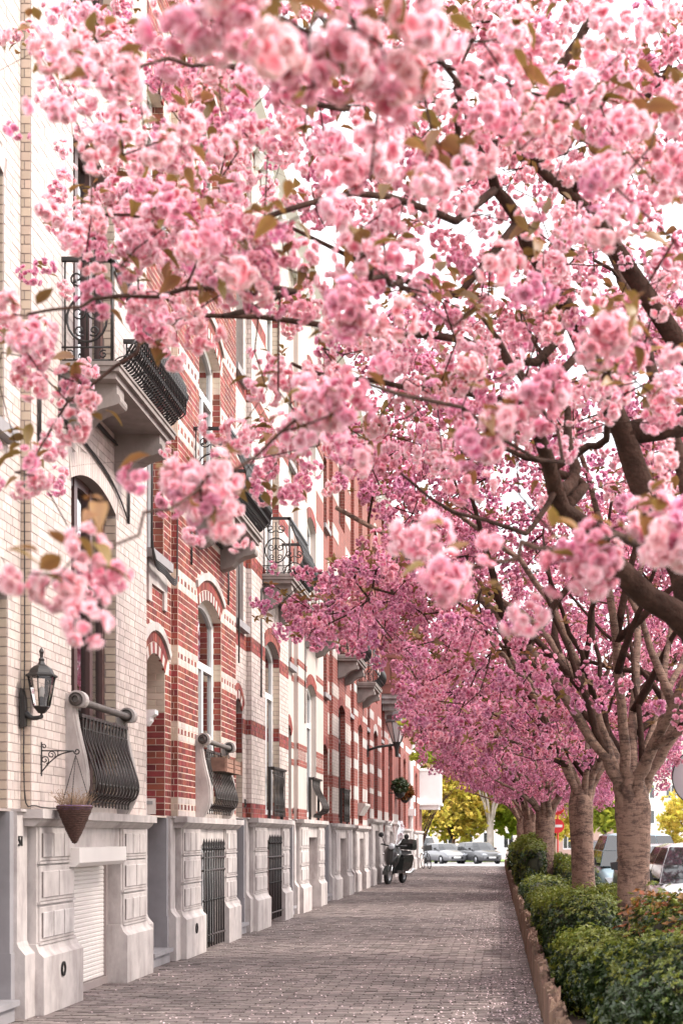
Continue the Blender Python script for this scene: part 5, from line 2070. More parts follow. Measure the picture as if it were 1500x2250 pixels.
street_tree(1.3, 15.1, .155, 1.85, 'cherry tree with a knotted trunk beside the white car, first whole trunk from the right', 1050, .9, 3.7, 'mid_cluster', (2, 3), 300, 41)
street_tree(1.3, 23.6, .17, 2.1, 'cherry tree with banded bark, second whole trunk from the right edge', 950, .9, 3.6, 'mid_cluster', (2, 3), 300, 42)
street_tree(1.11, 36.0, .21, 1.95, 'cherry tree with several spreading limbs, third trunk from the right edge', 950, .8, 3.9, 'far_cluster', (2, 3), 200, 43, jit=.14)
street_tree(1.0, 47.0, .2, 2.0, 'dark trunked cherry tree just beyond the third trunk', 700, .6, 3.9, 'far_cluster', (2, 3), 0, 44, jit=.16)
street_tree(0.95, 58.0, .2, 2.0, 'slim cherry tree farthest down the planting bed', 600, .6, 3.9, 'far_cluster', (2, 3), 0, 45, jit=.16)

# a leafy yellow green branch end of the third tree, over the pavement
t3 = [o for o in bpy.data.objects if o.get('category') == 'tree' and abs(o.location.y - 36) < .01][0]
lv = []
for k in range(150):
    px, py = random.choice(((915, 1600), (935, 1640), (960, 1585), (925, 1665), (990, 1600), (1000, 1560), (945, 1610)))
    lv.append(tuple(P(px + random.gauss(0, 14), py + random.gauss(0, 10), random.uniform(33, 35))))
scatter('young_leaves', 'green_spray', lv, rnd_rot(len(lv)), rng.uniform(.28, .5, len(lv)), t3)
mb = MB()
for (a, b) in (((1030, 1620), (910, 1605)), ((1010, 1625), (925, 1665)), ((1030, 1590), (955, 1580))):
    mb.tube(bez([P(a[0], a[1], 34.5), P((a[0] + b[0]) / 2, (a[1] + b[1]) / 2 - 8, 34.2), P(b[0], b[1], 34)], 8), [.03, .026, .022, .02, .017, .014, .012, .01, .008], 5)
part('branch_ends', mb, m_barkdark, t3, 'stuff', recalc=False)
# ------------------------------------------------------------------ hedges in the planting bed
random.seed(5)


def hedge(label, x0, x1, y0, y1, z1, n, seed, young=.35, rust=0.0, bumpy=.10, z0=.04, group='clipped hedge shrubs in the planting bed', cat='hedge', name='hedge_shrub', loose=0.0, scale=1.0, nleaf=0):
    rs = np.random.default_rng(seed)
    n = int(n * 1.5)
    cx, cy, cz_ = (x0 + x1) / 2, (y0 + y1) / 2, (z0 + z1) / 2
    hx, hy, hz = (x1 - x0) / 2, (y1 - y0) / 2, (z1 - z0) / 2
    t = thing(name, label, cat, (cx, cy, z0), group)
    V = rs.normal(size=(n, 3))
    # superellipsoid surface
    e = 3.0
    nrm = (np.abs(V) ** e).sum(1) ** (1 / e)
    D = V / nrm[:, None]
    ph = rs.uniform(0, 6.28, 6)
    w = 1 + bumpy * (np.sin(D[:, 0] * hx * 6 + ph[0]) * np.sin(D[:, 1] * hy * 5 + ph[1]) + .6 * np.sin(D[:, 2] * hz * 9 + ph[2] + D[:, 1] * hy * 4))
    depth = 1 - np.abs(rs.normal(0, .07, n)) + loose * np.abs(rs.normal(0, 1, n)) * (D[:, 2] > .3)
    Pp = np.stack([cx + D[:, 0] * hx * w * depth, cy + D[:, 1] * hy * w * depth, cz_ + D[:, 2] * hz * w * depth], 1)
    Pp[:, 2] = np.maximum(Pp[:, 2], z0 + .01)
    # sprigs point outwards
    N = D * np.array([1 / hx, 1 / hy, 1 / hz]); N /= np.linalg.norm(N, axis=1)[:, None]
    N += rs.normal(0, .45, N.shape); N[:, 2] += .35
    N /= np.linalg.norm(N, axis=1)[:, None]
    rots = np.zeros((n, 3))
    rots[:, 1] = np.arccos(np.clip(N[:, 2], -1, 1))
    rots[:, 2] = np.arctan2(N[:, 1], N[:, 0])
    isy = rs.uniform(size=n) < young * np.clip(.15 + (D[:, 2] > .55) * .9, 0, 1)
    isr = rs.uniform(size=n) < rust
    isy &= ~isr
    old = ~(isy | isr)
    sc = rs.uniform(.6, 1.1, n) * scale
    off = root_loc(t)
    # dark twiggy inside
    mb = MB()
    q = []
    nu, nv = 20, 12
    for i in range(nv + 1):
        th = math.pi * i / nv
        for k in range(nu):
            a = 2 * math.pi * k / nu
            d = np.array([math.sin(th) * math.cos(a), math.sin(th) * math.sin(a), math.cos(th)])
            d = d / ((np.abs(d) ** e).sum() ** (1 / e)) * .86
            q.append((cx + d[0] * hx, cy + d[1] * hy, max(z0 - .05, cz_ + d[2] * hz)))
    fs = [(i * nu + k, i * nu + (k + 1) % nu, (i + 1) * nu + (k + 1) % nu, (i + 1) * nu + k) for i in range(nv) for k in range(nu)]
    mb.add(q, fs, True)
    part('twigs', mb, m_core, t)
    idx = np.where(old)[0]
    scatter('foliage', 'hedge_sprig', Pp[idx], rots[idx], sc[idx], t)
    idx = np.where(isy)[0]
    shoot = Pp[idx] + N[idx] * np.minimum(rs.exponential(.02, (len(idx), 1)), .10)
    if nleaf and len(idx):
        o2 = np.argsort(shoot[:, 1])[:nleaf]
        for k in o2:
            single('shoot', 'young_sprig', shoot[k], tuple(rots[idx][k]), float(sc[idx][k]), t, off)
        keep = np.setdiff1d(np.arange(len(idx)), o2)
        scatter('young_shoots', 'young_sprig', shoot[keep], rots[idx][keep], sc[idx][keep], t)
    else:
        scatter('young_shoots', 'young_sprig', shoot, rots[idx], sc[idx], t)
    idx = np.where(isr)[0]
    if len(idx):
        if nleaf:
            for k in idx[:nleaf]:
                single('rust_shoot', 'rust_sprig', Pp[k] + N[k] * .04, tuple(rots[k]), float(sc[k]), t, off)
            idx = idx[nleaf:]
        scatter('rust_leaves', 'rust_sprig', Pp[idx] + N[idx] * .03, rots[idx], sc[idx], t)
    return t


hedge('nearest dark green hedge block with yellow shoots, filling the lower right corner', .56, 1.8, 8.2, 10.1, .80, 10000, 1, .4, nleaf=160)
hedge('low flat topped hedge block just behind the nearest one', .48, 1.02, 11.5, 13.0, .66, 4500, 2, .9)
hedge('rounded glossy hedge block left of the knotted trunk', .47, 1.18, 14.2, 16.3, .88, 6500, 3, .6, bumpy=.07)
hedge('yellow green hedge block in front of the banded trunk', .44, 1.2, 17.8, 20.4, .70, 5500, 4, 1.3)
hedge('low hedge block at the foot of the banded trunk', .44, 1.4, 21.8, 25.0, .60, 4500, 5, .9)
hedge('dark low hedge block in front of the third trunk', .44, 1.5, 26.5, 33.0, .62, 5000, 6, .5, scale=1.2)
hedge('tall loose shrub left of the third trunk', .44, 1.1, 34.0, 39.5, 1.4, 4200, 7, 1.6, bumpy=.16, scale=1.6)
hedge('round shrub far down the planting bed', .44, 1.3, 41.0, 47.0, 1.35, 3000, 8, 1.0, bumpy=.16, scale=1.9)
hedge('last shrub of the planting bed near the parked cars', .42, 1.3, 49.0, 60.0, 1.2, 3000, 9, .8, bumpy=.18, scale=2.2)
hedge('orange leaved shrub mixed with green shoots at the right edge', 1.08, 1.8, 10.9, 12.7, .86, 3600, 10, .5, .17, .18, loose=.12, nleaf=110, cat='shrub', name='rust_shrub', scale=1.2)
hedge('strip of hedge along the kerb right of the banded trunk', 1.35, 1.8, 16.4, 24.0, .72, 4200, 11, .8)
hedge('long hedge strip along the kerb beyond the banded trunk', 1.3, 1.8, 26.0, 46.0, .95, 4500, 13, .7, scale=1.6)
hedge('hedge strip along the kerb behind the knotted trunk', 1.42, 1.8, 12.9, 16.0, .72, 2500, 12, .9)

# split-log edging of the bed
te = thing('log_edging', 'low edging of upright split logs between pavement and hedge', 'edging', (.39, 7, 0))
offe = root_loc(te)
random.seed(12)
shapes = []
for i in range(8):
    mb = MB()
    rr = random.Random(i)
    n = 9
    prof = []
    for k in range(n):
        a = 2 * math.pi * k / n
        q = .052 * (1 + rr.uniform(-.12, .12))
        prof.append((q * math.cos(a) * .75, q * math.sin(a)))
    vs = [(p[0], p[1], -.05) for p in prof] + [(p[0] * rr.uniform(.9, 1.02), p[1] * rr.uniform(.9, 1.02), .3 + rr.uniform(-.03, .03) + p[0] * .25) for p in prof]
    fs = [tuple(range(n, 2 * n))] + [(k, (k + 1) % n, (k + 1) % n + n, k + n) for k in range(n)]
    mb.add(vs, fs)
    me = mb.mesh('stake'); me.materials.append(m_stake); shapes.append(me)
yy = 7.0
stk = []
lvl = .31
while yy < 74:
    if random.random() < .08:
        lvl = random.choice((.27, .30, .33, .36))
    stk.append((yy, lvl / .3 * random.uniform(.95, 1.05), random.choice(shapes), random.gauss(0, .03), random.gauss(0, .04)))
    yy += random.uniform(.092, .108)
for (yy, s, me, t1, t2) in stk[:260]:
    o = bpy.data.objects.new('stake', me); COL.objects.link(o); o.parent = te
    o.location = (random.gauss(0, .006), yy - offe.y, 0); o.scale = (1, 1, s); o.rotation_euler = (t2, t1, random.uniform(-.4, .4))
mb = MB()
for (yy, s, me, t1, t2) in stk[260:]:
    x_ = random.gauss(.39, .012)
    mb.prism([(x_ - .045, yy - .02), (x_ - .045, yy + .025), (x_, yy + .05), (x_ + .045, yy + .03), (x_ + .045, yy - .03), (x_, yy - .05)], 'z', -.05, .3 * s)
part('stakes', mb, m_stake, te, 'stuff', recalc=False)

# petals dropped on the pavement
n = 15000
u = rng.uniform(0, 1, n)
yv = 7.5 + 60 * u ** 1.9
edge = rng.uniform(0, 1, n) < .62
xv = np.where(edge, .33 - np.abs(rng.exponential(.38, n)), rng.uniform(-3.6, .34, n))
drift = np.sin(yv * 1.3) * .5 + np.sin(yv * .5 + 2) * .6 + np.sin(xv * 3 + yv) * .4
keep = (xv > -3.6) & (rng.uniform(0, 1, n) < np.clip(.55 + .45 * drift, .12, 1))
xv, yv = xv[keep], yv[keep]
n = len(xv)
a = rng.uniform(0, 6.28, n); s = rng.uniform(.007, .013, n) * (1 + (yv - 8) * .008)
c, sn = np.cos(a) * s, np.sin(a) * s
z = .008 + rng.uniform(0, .004, n)
lift = rng.uniform(0, .008, n)
V = np.stack([np.stack([xv - c, yv - sn, z], 1), np.stack([xv + sn * .7, yv - c * .7, z + lift * .6], 1), np.stack([xv + c, yv + sn, z + lift], 1), np.stack([xv - sn * .7, yv + c * .7, z], 1)], 1).reshape(-1, 3)
fp = link('fallen_petals', np_mesh('fallen_petals', V, np.arange(n * 4), 4), m_fallen)
fp['kind'] = 'stuff'

# ------------------------------------------------------------------ things on the house fronts
# wall lantern of number 51
lc = Vector((-3.60, 12.22, 0))
ln = thing('wall_lantern', 'black six sided wall lantern beside the number 51 house window', 'lantern', (-3.75, 12.22, 2.4))
zb = 2.52
mb = MB()
mb.prism([(-3.76, 2.28), (-3.725, 2.30), (-3.72, 2.42), (-3.725, 2.52), (-3.74, 2.58), (-3.76, 2.60)], 'y', 12.185, 12.255)
mb.tube(bez([(-3.73, 12.22, 2.40), (-3.70, 12.22, 2.375), (-3.66, 12.22, 2.36), (-3.60, 12.22, 2.37)], 9), [.03, .028, .026, .022, .02, .018, .018, .018, .016, .016][:10], 8)
part('bracket', mb, m_iron, ln)
mb = MB()
mb.lathe([(.001, -.045), (.012, -.04), (.016, -.02), (.008, -.005), (.028, .0), (.055, .035), (.068, .05), (.064, .056), (.001, .056)], (lc.x, lc.y, 2.40), 6, False)
mb.lathe([(.125, .0), (.128, .012), (.10, .03), (.088, .06), (.06, .085), (.03, .10), (.02, .125), (.024, .14), (.012, .155), (.014, .18), (.020, .20), (.012, .222), (.001, .235)], (lc.x, lc.y, 2.685), 6, False)
for k in range(6):
    an = 2 * math.pi * (k + .5) / 6
    mb.tube([(lc.x + .064 * math.cos(an), lc.y + .064 * math.sin(an), 2.455), (lc.x + .108 * math.cos(an), lc.y + .108 * math.sin(an), 2.69)], .0055, 4)
part('lantern_cage', mb, m_iron, ln)
g = MB(); g.lathe([(.06, .0), (.103, .232)], (lc.x, lc.y, 2.456), 6, False)
part('pane', g, m_clear, ln, recalc=False)
g = MB(); g.tube([(lc.x, lc.y, 2.455), (lc.x, lc.y, 2.53)], .017, 8); part('socket', g, m_iron, ln)
g = MB(); g.lathe([(.012, 0), (.024, .03), (.022, .065), (.001, .085)], (lc.x, lc.y, 2.53), 8); part('bulb', g, m_white, ln)

# bracket and hanging basket
hb = thing('hanging_bracket', 'black scrolled iron plant bracket screwed to cream brick', 'bracket', (-3.69, 12.53, 2.0))
by_ = 12.53
mb = MB()
mb.box(-3.70, -3.688, by_ - .012, by_ + .012, 1.915, 2.19)
mb.tube([(-3.69, by_, 2.12), (-3.44, by_, 2.12)], .006, 5)
mb.tube(bez([(-3.69, by_, 1.95), (-3.62, by_, 2.03), (-3.54, by_, 2.09), (-3.43, by_, 2.12)], 12), .006, 5)
mb.tube(spiral((-3.665, by_, 2.045), .036, .008, -1.2, 1.4, 16, 'xz'), .005, 5)
mb.tube(spiral((-3.612, by_, 2.088), .034, .008, -.6, 1.4, 16, 'xz'), .005, 5)
mb.tube(spiral((-3.672, by_, 2.155), .022, .006, 3.6, -1.2, 12, 'xz'), .005, 5)
mb.tube([(-3.56, by_, 2.12), (-3.558, by_, 2.09), (-3.57, by_, 2.07)], .005, 5)
mb.tube(spiral((-3.405, by_, 2.115), .026, .010, 3.1, 1.1, 14, 'xz'), .006, 5)
part('scrollwork', mb, m_iron, hb)
bk = Vector((-3.425, by_, 0))
ba = thing('hanging_basket', 'cone shaped wicker basket with purple liner and dry plants on chains', 'basket', (bk.x, bk.y, 1.36))
m_wick = M('wicker', (0.07, 0.034, 0.026), 0.8, 0.4, 60, 0.8, 120)
m_liner = M('purple_liner', (0.12, 0.06, 0.16), 0.35, 0.2, 20)
m_dry = M('dry_stalk', (0.30, 0.20, 0.13), 0.9, 0.4, 30, rnd=.3)
mb = MB()
pr = [(.135 * (1 - f) ** .85 + .004, 1.665 - .30 * f) for f in np.linspace(0, 1, 22)]
for i, (r_, z_) in enumerate(pr[:-1]):
    mb.tube([(bk.x + (r_ + .003 * math.sin(9 * a + i * 1.6)) * math.cos(a), bk.y + (r_ + .003 * math.sin(9 * a + i * 1.6)) * math.sin(a), z_) for a in np.linspace(0, 2 * math.pi, 25)], .0085, 5, False)
mb.lathe([(r_ * .94, z_) for r_, z_ in pr], (bk.x, bk.y, 0), 16)
part('wicker_cone', mb, m_wick, ba, recalc=False)
mb = MB(); mb.lathe([(.128, 1.63), (.140, 1.655), (.142, 1.672), (.134, 1.678), (.10, 1.655), (.001, 1.65)], (bk.x, bk.y, 0), 20); part('liner', mb, m_liner, ba, recalc=False)
mb = MB()
for k in range(3):
    an = .6 + 2 * math.pi * k / 3
    a0, a1 = Vector((bk.x + .137 * math.cos(an), bk.y + .137 * math.sin(an), 1.67)), Vector((bk.x + .01, bk.y, 2.085))
    mb.tube([a0.lerp(a1, i / 40) + Vector((0, 0, 0)) for i in range(41)], [.0022 + .0018 * (i % 2) for i in range(41)], 4)
part('chain', mb, m_iron, ba)
mb = MB()
rs = random.Random(3)
for k in range(170):
    an, r_ = rs.uniform(0, 6.28), .12 * math.sqrt(rs.random())
    p = Vector((bk.x + r_ * math.cos(an), bk.y + r_ * math.sin(an), 1.66))
    d = Vector((math.cos(an) * r_ * 5 + rs.gauss(0, .25), math.sin(an) * r_ * 5 + rs.gauss(0, .25), 1)).normalized()
    L_ = rs.uniform(.06, .17)
    mb.tube([p, p + d * L_ * .5, p + d * L_ + Vector((rs.gauss(0, .02), rs.gauss(0, .02), -.02 * rs.random()))], [.0022, .0018, .001], 3, False)
    if rs.random() < .7:
        mb.ball(p + d * L_, .004, 3)
part('dry_plants', mb, m_dry, ba, 'stuff', recalc=False)

# planter on house 2's guard rail
px_ = -3.50
pl_ = thing('flower_box', 'brown wooden slat planter with withered stems hooked on the stone balconet rail', 'planter', (px_, 19.95, 2.3))
m_crate = M('crate_wood', (0.22, 0.12, 0.09), 0.8, 0.35, 12, 0.5, 60, rnd=.2, stretch=(1, .2, 1))
for (x_, nm_) in ((px_ - .085, 0), (px_ + .085, 1)):
    for k in range(3):
        q = MB(); q.box(x_ - .008, x_ + .008, 19.38, 20.62, 2.245 + k * .058, 2.295 + k * .058); part('slat', q, m_crate, pl_)
    for yy in (19.42, 20.0, 20.56):
        q = MB(); q.box(x_ + (.009 if nm_ else -.021), x_ + (.021 if nm_ else -.009), yy - .02, yy + .02, 2.235, 2.425); part('batten', q, m_crate, pl_)
for yy in (19.375, 20.625):
    q = MB(); q.box(px_ - .09, px_ + .09, yy - .008, yy + .008, 2.245, 2.42); part('end_board', q, m_crate, pl_)
q = MB(); q.box(px_ - .077, px_ + .077, 19.385, 20.615, 2.25, 2.385); part('earth', q, m_soil, pl_)
mb = MB()
for k in range(90):
    p = Vector((px_ + rs.uniform(-.07, .07), rs.uniform(19.4, 20.62), 2.38))
    d = Vector((rs.gauss(.1, .3), rs.gauss(.1, .3), 1)).normalized(); L_ = rs.uniform(.04, .13)
    mb.tube([p, p + d * L_ * .6, p + d * L_ + Vector((rs.gauss(0, .03), rs.gauss(0, .03), -.03))], [.002, .002, .001], 3, False)
part('dry_plants', mb, m_dry, pl_, 'stuff', recalc=False)
mb = MB()
for yy in (19.55, 20.0, 20.45):
    mb.tube([(px_ - .07, yy, 2.42), (px_ - .09, yy, 2.60), (px_ - .11, yy, 2.65), (px_ - .13, yy, 2.60)], .006, 5)
part('hook', mb, m_iron, pl_)

# wall-mounted street lamp
lz = 2.95
lp = thing('street_lamp', 'dark four sided street lamp on an arm from the house wall', 'street lamp', (-3.66, 43.9, 4.0))
lx, ly = -2.86, 43.9
mb = MB()
mb.tube([(-3.75, ly, 3.86), (-3.4, ly, 3.98), (-2.95, ly, 4.04)], .035, 8)
mb.box(-3.74, -3.66, ly - .07, ly + .07, 3.7, 4.02)
mb.lathe([(.05, -.3), (.06, -.1), (.10, .05), (.13, .12)], (lx, ly, 4.0), 10)
part('arm', mb, m_iron, lp, recalc=False)
mb = MB()
m_frost = M('frosted_glass', (0.5, 0.45, 0.46), 0.15, 0.1, 4, spec=.8)
m_lampmetal = M('lamp_metal', (0.05, 0.038, 0.04), 0.4, 0.1, 6, spec=.5)
mb.lathe([(.34, .0), (.345, .03), (.30, .10), (.30, .22), (.22, .30), (.1, .33), (.001, .335)], (lx, ly, 4.66), 8, False)
for k in range(8):
    an = 2 * math.pi * (k + .5) / 8
    mb.tube([(lx + .12 * math.cos(an), ly + .12 * math.sin(an), 4.10), (lx + .32 * math.cos(an), ly + .32 * math.sin(an), 4.67)], .014, 5)
part('lamp_cage', mb, m_lampmetal, lp, recalc=False)
g = MB(); g.lathe([(.115, 0), (.31, .55)], (lx, ly, 4.11), 8, False); part('pane', g, m_frost, lp, recalc=False)

# plants hung on house 8, statue-like vase of house 7
for i, (yy, zz, lab, key) in enumerate(((53.0, 2.95, 'dark green plant basket hanging on the deep red house', 'hedge_sprig'), (56.0, 2.85, 'reddish plant basket hanging right of the green one', 'rust_sprig'))):
    hp = thing('plant_basket', lab, 'plant', (-3.35, yy, zz), 'plant baskets on the deep red house')
    mb = MB(); mb.lathe([(.05, -.2), (.15, -.12), (.2, .02), (.18, .02), (.001, 0)], (-3.35, yy, zz), 14); part('pot', mb, m_iron, hp, recalc=False)
    mb = MB(); mb.tube([(-3.72, yy, zz - .02), (-3.3, yy, zz - .02)], .02, 5); part('bracket', mb, m_iron, hp)
    nn = 420
    D = rng.normal(size=(nn, 3)); D /= np.linalg.norm(D, axis=1)[:, None]
    Q = np.array([-3.35, yy, zz + .2]) + D * np.array([.28, .4, .28]) * rng.uniform(.6, 1.05, (nn, 1))
    scatter('foliage', key, Q, rnd_rot(nn), rng.uniform(1.6, 3.0, nn), hp)

# ------------------------------------------------------------------ round sign at the right edge, red sign far down
sg = thing('round_sign', 'back of a round traffic sign cut by the right edge', 'sign', (2.42, 18.4, 0))
mb = MB(); mb.lathe([(.001, 0), (.335, 0), (.345, .01), (.345, .022), (.33, .022), (.001, .02)], (2.42, 18.4, 2.13), 36, True, 'y')
m_signback = M('sign_back', (0.55, 0.50, 0.53), 0.5, 0.05, 3)
part('disc', mb, m_signback, sg, recalc=False)
mb = MB(); mb.tube([(2.42 + .345 * math.cos(a), 18.4, 2.13 + .345 * math.sin(a)) for a in np.linspace(0, 2 * math.pi, 37)], .008, 5, False)
part('rim', mb, m_iron, sg, recalc=False)
mb = MB(); mb.tube([(2.42, 18.45, -.12), (2.42, 18.45, 2.6)], .03, 8); part('pole', mb, m_zinc, sg)
sg = thing('traffic_sign', 'red and white round signs on a post behind the third trunk', 'sign', (2.33, 60.0, -.12))
m_redp = M('sign_red', (0.62, 0.03, 0.035), 0.4, 0.04, 2)
mb = MB(); mb.tube([(2.33, 60, -.12), (2.33, 60, 2.9)], .03, 8); part('pole', mb, m_redp, sg)
for zz in (2.55, 1.85):
    mb = MB(); mb.lathe([(.001, 0), (.28, 0), (.28, .03), (.001, .03)], (2.3, 59.93, zz), 24, False, 'y'); d_ = part('disc', mb, m_redp, sg)
    mb = MB(); mb.box(2.1, 2.5, 59.915, 59.925, zz - .05, zz + .05); part('bar', mb, m_white, d_)

# ------------------------------------------------------------------ vehicles
m_tyre = M('tyre', (0.02, 0.02, 0.021), 0.8, 0.1, 20)
m_rim = M('alloy_rim', (0.5, 0.5, 0.52), 0.3, 0.05, 10, metal=.8)
m_trim = M('black_plastic', (0.02, 0.02, 0.022), 0.5, 0.1, 10)
m_lightg = M('headlight_glass', (0.55, 0.58, 0.62), 0.12, 0.05, 10, spec=.8)
m_carglass = M('car_window', (0.018, 0.02, 0.022), 0.04, 0.02, 2, spec=1.0)
m_plate = M('number_plate', (0.75, 0.75, 0.75), 0.4, 0.02, 3)


def car(label, paint, x, y, rot, L=4.1, Wd=1.76, H=1.46, z=-.12, group='parked cars', hood=.92, van=False):
    """front bumper at y = 0, tail at y = L, heading -y"""
    t = thing('parked_car', label, 'car', (0, 0, 0), group)
    hw = Wd / 2
    # lower body: sections along the length (y, half width, z bottom, z belt, crown)
    st = [(0.0, .70, .30, .58, .02), (.06, .82, .24, .70, .03), (.35, .95, .20, .80, .05), (.95, 1.0, .20, hood - .02, .06), (1.25, 1.0, .20, hood + .03, .04),
          (L * .5, 1.0, .20, .95, .02), (L * .8, 1.0, .22, .98, .02), (L - .25, .97, .28, 1.0, .02), (L - .05, .92, .34, .97, .02), (L, .84, .40, .86, .02)]
    mb = MB()
    n = 14
    vs = []
    for (yy, k, zb_, zt_, cr) in st:
        w_ = hw * k
        sec = [(-w_ * .80, zb_), (-w_ * .97, zb_ + .08), (-w_, (zb_ + zt_) * .52), (-w_ * .985, zt_ - .16), (-w_ * .95, zt_ - .05), (-w_ * .86, zt_), (-w_ * .4, zt_ + cr),
               (w_ * .4, zt_ + cr), (w_ * .86, zt_), (w_ * .95, zt_ - .05), (w_ * .985, zt_ - .16), (w_, (zb_ + zt_) * .52), (w_ * .97, zb_ + .08), (w_ * .80, zb_)]
        vs += [(a, yy, b) for a, b in sec]
    fs = []
    for i in range(len(st) - 1):
        for k in range(n):
            q = (k + 1) % n
            fs.append((i * n + k, i * n + q, (i + 1) * n + q, (i + 1) * n + k))
    fs += [tuple(range(n)), tuple((len(st) - 1) * n + k for k in range(n))]
    mb.add(vs, fs, True)
    # cabin
    wy0, wy1 = (1.0, 1.62) if not van else (.75, 1.25)
    ry0, ry1 = L - .55, L - .12
    zb_, zr = .93, H - .05
    bw, tw = hw * .93, hw * .72
    cab_b = [(-bw, wy0 + .18, zb_), (bw, wy0 + .18, zb_), (bw, ry1, zb_), (-bw, ry1, zb_)]
    lay = [(0, bw, wy0, ry1), (.5, (bw + tw) / 2 * 1.03, (wy0 + wy1) / 2 - .03, (ry0 + ry1) / 2 + .08), (1, tw, wy1, ry0)]
    vs, fs = [], []
    for (f, w_, a, b) in lay:
        zz = zb_ + (zr - zb_) * f
        bow = .16 * (1 - f * .3)
        vs += [(-w_, a + bow, zz), (-w_ * .5, a + .03, zz), (w_ * .5, a + .03, zz), (w_, a + bow, zz), (w_, (a + b) / 2, zz), (w_, b - .08, zz), (w_ * .5, b, zz), (-w_ * .5, b, zz), (-w_, b - .08, zz), (-w_, (a + b) / 2, zz)]
    m_ = 10
    for i in range(2):
        for k in range(m_):
            q = (k + 1) % m_
            fs.append((i * m_ + k, i * m_ + q, (i + 1) * m_ + q, (i + 1) * m_ + k))
    o_ = 2 * m_
    cx_ = len(vs)
    for k in range(m_):
        p = vs[o_ + k]
        vs.append((p[0] * .8, (p[1] - (wy1 + ry0) / 2) * .86 + (wy1 + ry0) / 2, H))
    for k in range(m_):
        q = (k + 1) % m_
        fs.append((o_ + k, o_ + q, cx_ + q, cx_ + k))
    fs.append(tuple(cx_ + k for k in range(m_)))
    mb.add(vs, fs, True)
    body = part('body', mb, paint, t)

    def panel(name, ids, mat, sh=.90, push=.012, parent=None):
        c = sum((Vector(vs[i]) for i in ids), Vector()) / len(ids)
        nrm = (Vector(vs[ids[1]]) - Vector(vs[ids[0]])).cross(Vector(vs[ids[-1]]) - Vector(vs[ids[0]])).normalized()
        if nrm.dot(c - Vector((0, L * .6, 1.0))) < 0:
            nrm = -nrm
        q = MB()
        ps = [c + (Vector(vs[i]) - c) * sh + nrm * push for i in ids]
        q.add(ps, [tuple(range(len(ps)))])
        return part(name, q, mat, parent or t)
    for i in range(2):
        panel('windscreen', [i * m_ + 0, i * m_ + 1, (i + 1) * m_ + 1, (i + 1) * m_ + 0], m_carglass, .97)
        panel('windscreen', [i * m_ + 1, i * m_ + 2, (i + 1) * m_ + 2, (i + 1) * m_ + 1], m_carglass, .99)
        panel('windscreen', [i * m_ + 2, i * m_ + 3, (i + 1) * m_ + 3, (i + 1) * m_ + 2], m_carglass, .97)
        panel('rear_window', [i * m_ + 6, i * m_ + 7, (i + 1) * m_ + 7, (i + 1) * m_ + 6], m_carglass, .95)
        for (k0, k1) in ((3, 4), (4, 5), (8, 9), (9, 0)):
            panel('side_window', [i * m_ + k0, i * m_ + k1, (i + 1) * m_ + k1, (i + 1) * m_ + k0], m_carglass, .93)
    for s in (-1, 1):
        q = MB(); q.prism([(s * hw * .40, .62), (s * hw * .80, .60), (s * hw * .90, .72), (s * hw * .62, .74)], 'y', -.005, .30)
        part('headlight', q, m_lightg, t)
        q = MB(); q.prism([(s * (hw - .02), .96), (s * (hw + .16), .98), (s * (hw + .18), 1.10), (s * (hw + .04), 1.12)], 'y', wy0 + .42, wy0 + .52)
        q.tube([(s * (hw - .06), wy0 + .5, .98), (s * (hw + .06), wy0 + .48, 1.0)], .02, 5)
        part('mirror', q, m_trim, t)
        q = MB(); q.prism([(s * hw * .7, .70), (s * hw * .9, .70), (s * hw * .9, .92), (s * hw * .7, .92)], 'y', L - .10, L + .005)
        part('tail_light', q, m_redp, t)
        for yy in (.80, L - .78):
            q = MB(); q.lathe([(.18, -.1), (.30, -.1), (.315, -.06), (.315, .06), (.30, .1), (.18, .1)], (s * (hw - .10), yy, .315), 22, True, 'x')
            wh = part('wheel', q, m_tyre, t, recalc=False)
            q = MB(); q.lathe([(.001, .085), (.06, .09), (.19, .07), (.20, .09), (.20, -.09), (.001, -.085)], (s * (hw - .10), yy, .315), 16, True, 'x'); part('rim', q, m_rim, wh, recalc=False)
    q = MB(); q.box(-hw * .5, hw * .5, -.012, .05, .34, .50); part('grille', q, m_trim, t)
    q = MB(); q.box(-.26, .26, -.022, -.012, .40, .51); part('number_plate', q, m_plate, t)
    for (a, b) in ((-.45, .25), (.15, .75)):
        q = MB(); q.tube([(a, wy0 + .06, .955), (b, wy0 + .20, 1.02)], .010, 4); part('wiper', q, m_trim, t)
    t.location = (x, y, z)
    t.rotation_euler = (0, 0, rot)
    return t


m_carw = M('car_white', (0.78, 0.79, 0.82), 0.25, 0.02, 2, coat=.6)
m_card = M('car_dark', (0.05, 0.05, 0.055), 0.25, 0.02, 2, coat=.6)
m_carb = M('car_blue', (0.36, 0.50, 0.57), 0.28, 0.02, 2, coat=.6)
m_cars = M('car_silver', (0.24, 0.24, 0.25), 0.3, 0.02, 2, metal=.5, coat=.6)
m_carg = M('car_grey', (0.13, 0.13, 0.135), 0.3, 0.02, 2, metal=.5, coat=.6)
car('white car with black mirrors parked behind the hedge at the right edge', m_carw, 2.93, 18.9, 0, 4.2, 1.78, 1.45)
car('silver car with dark windows glimpsed between the two nearest trunks', m_cars, 2.98, 25.2, 0, 4.1, 1.72, 1.42)
car('light blue van seen between the trunks behind the silver car', m_carb, 2.96, 31.0, 0, 4.6, 1.8, 1.62, van=True)
car('dark car parked farther up the road behind the blue van', m_card, 2.95, 38.0, 0, 4.1, 1.76, 1.45)
car('grey hatchback at the end of the street, right one of the pair', m_carg, -.35, 104.5, R(28), 4.2, 1.8, 1.5, road_z(106) + .0)
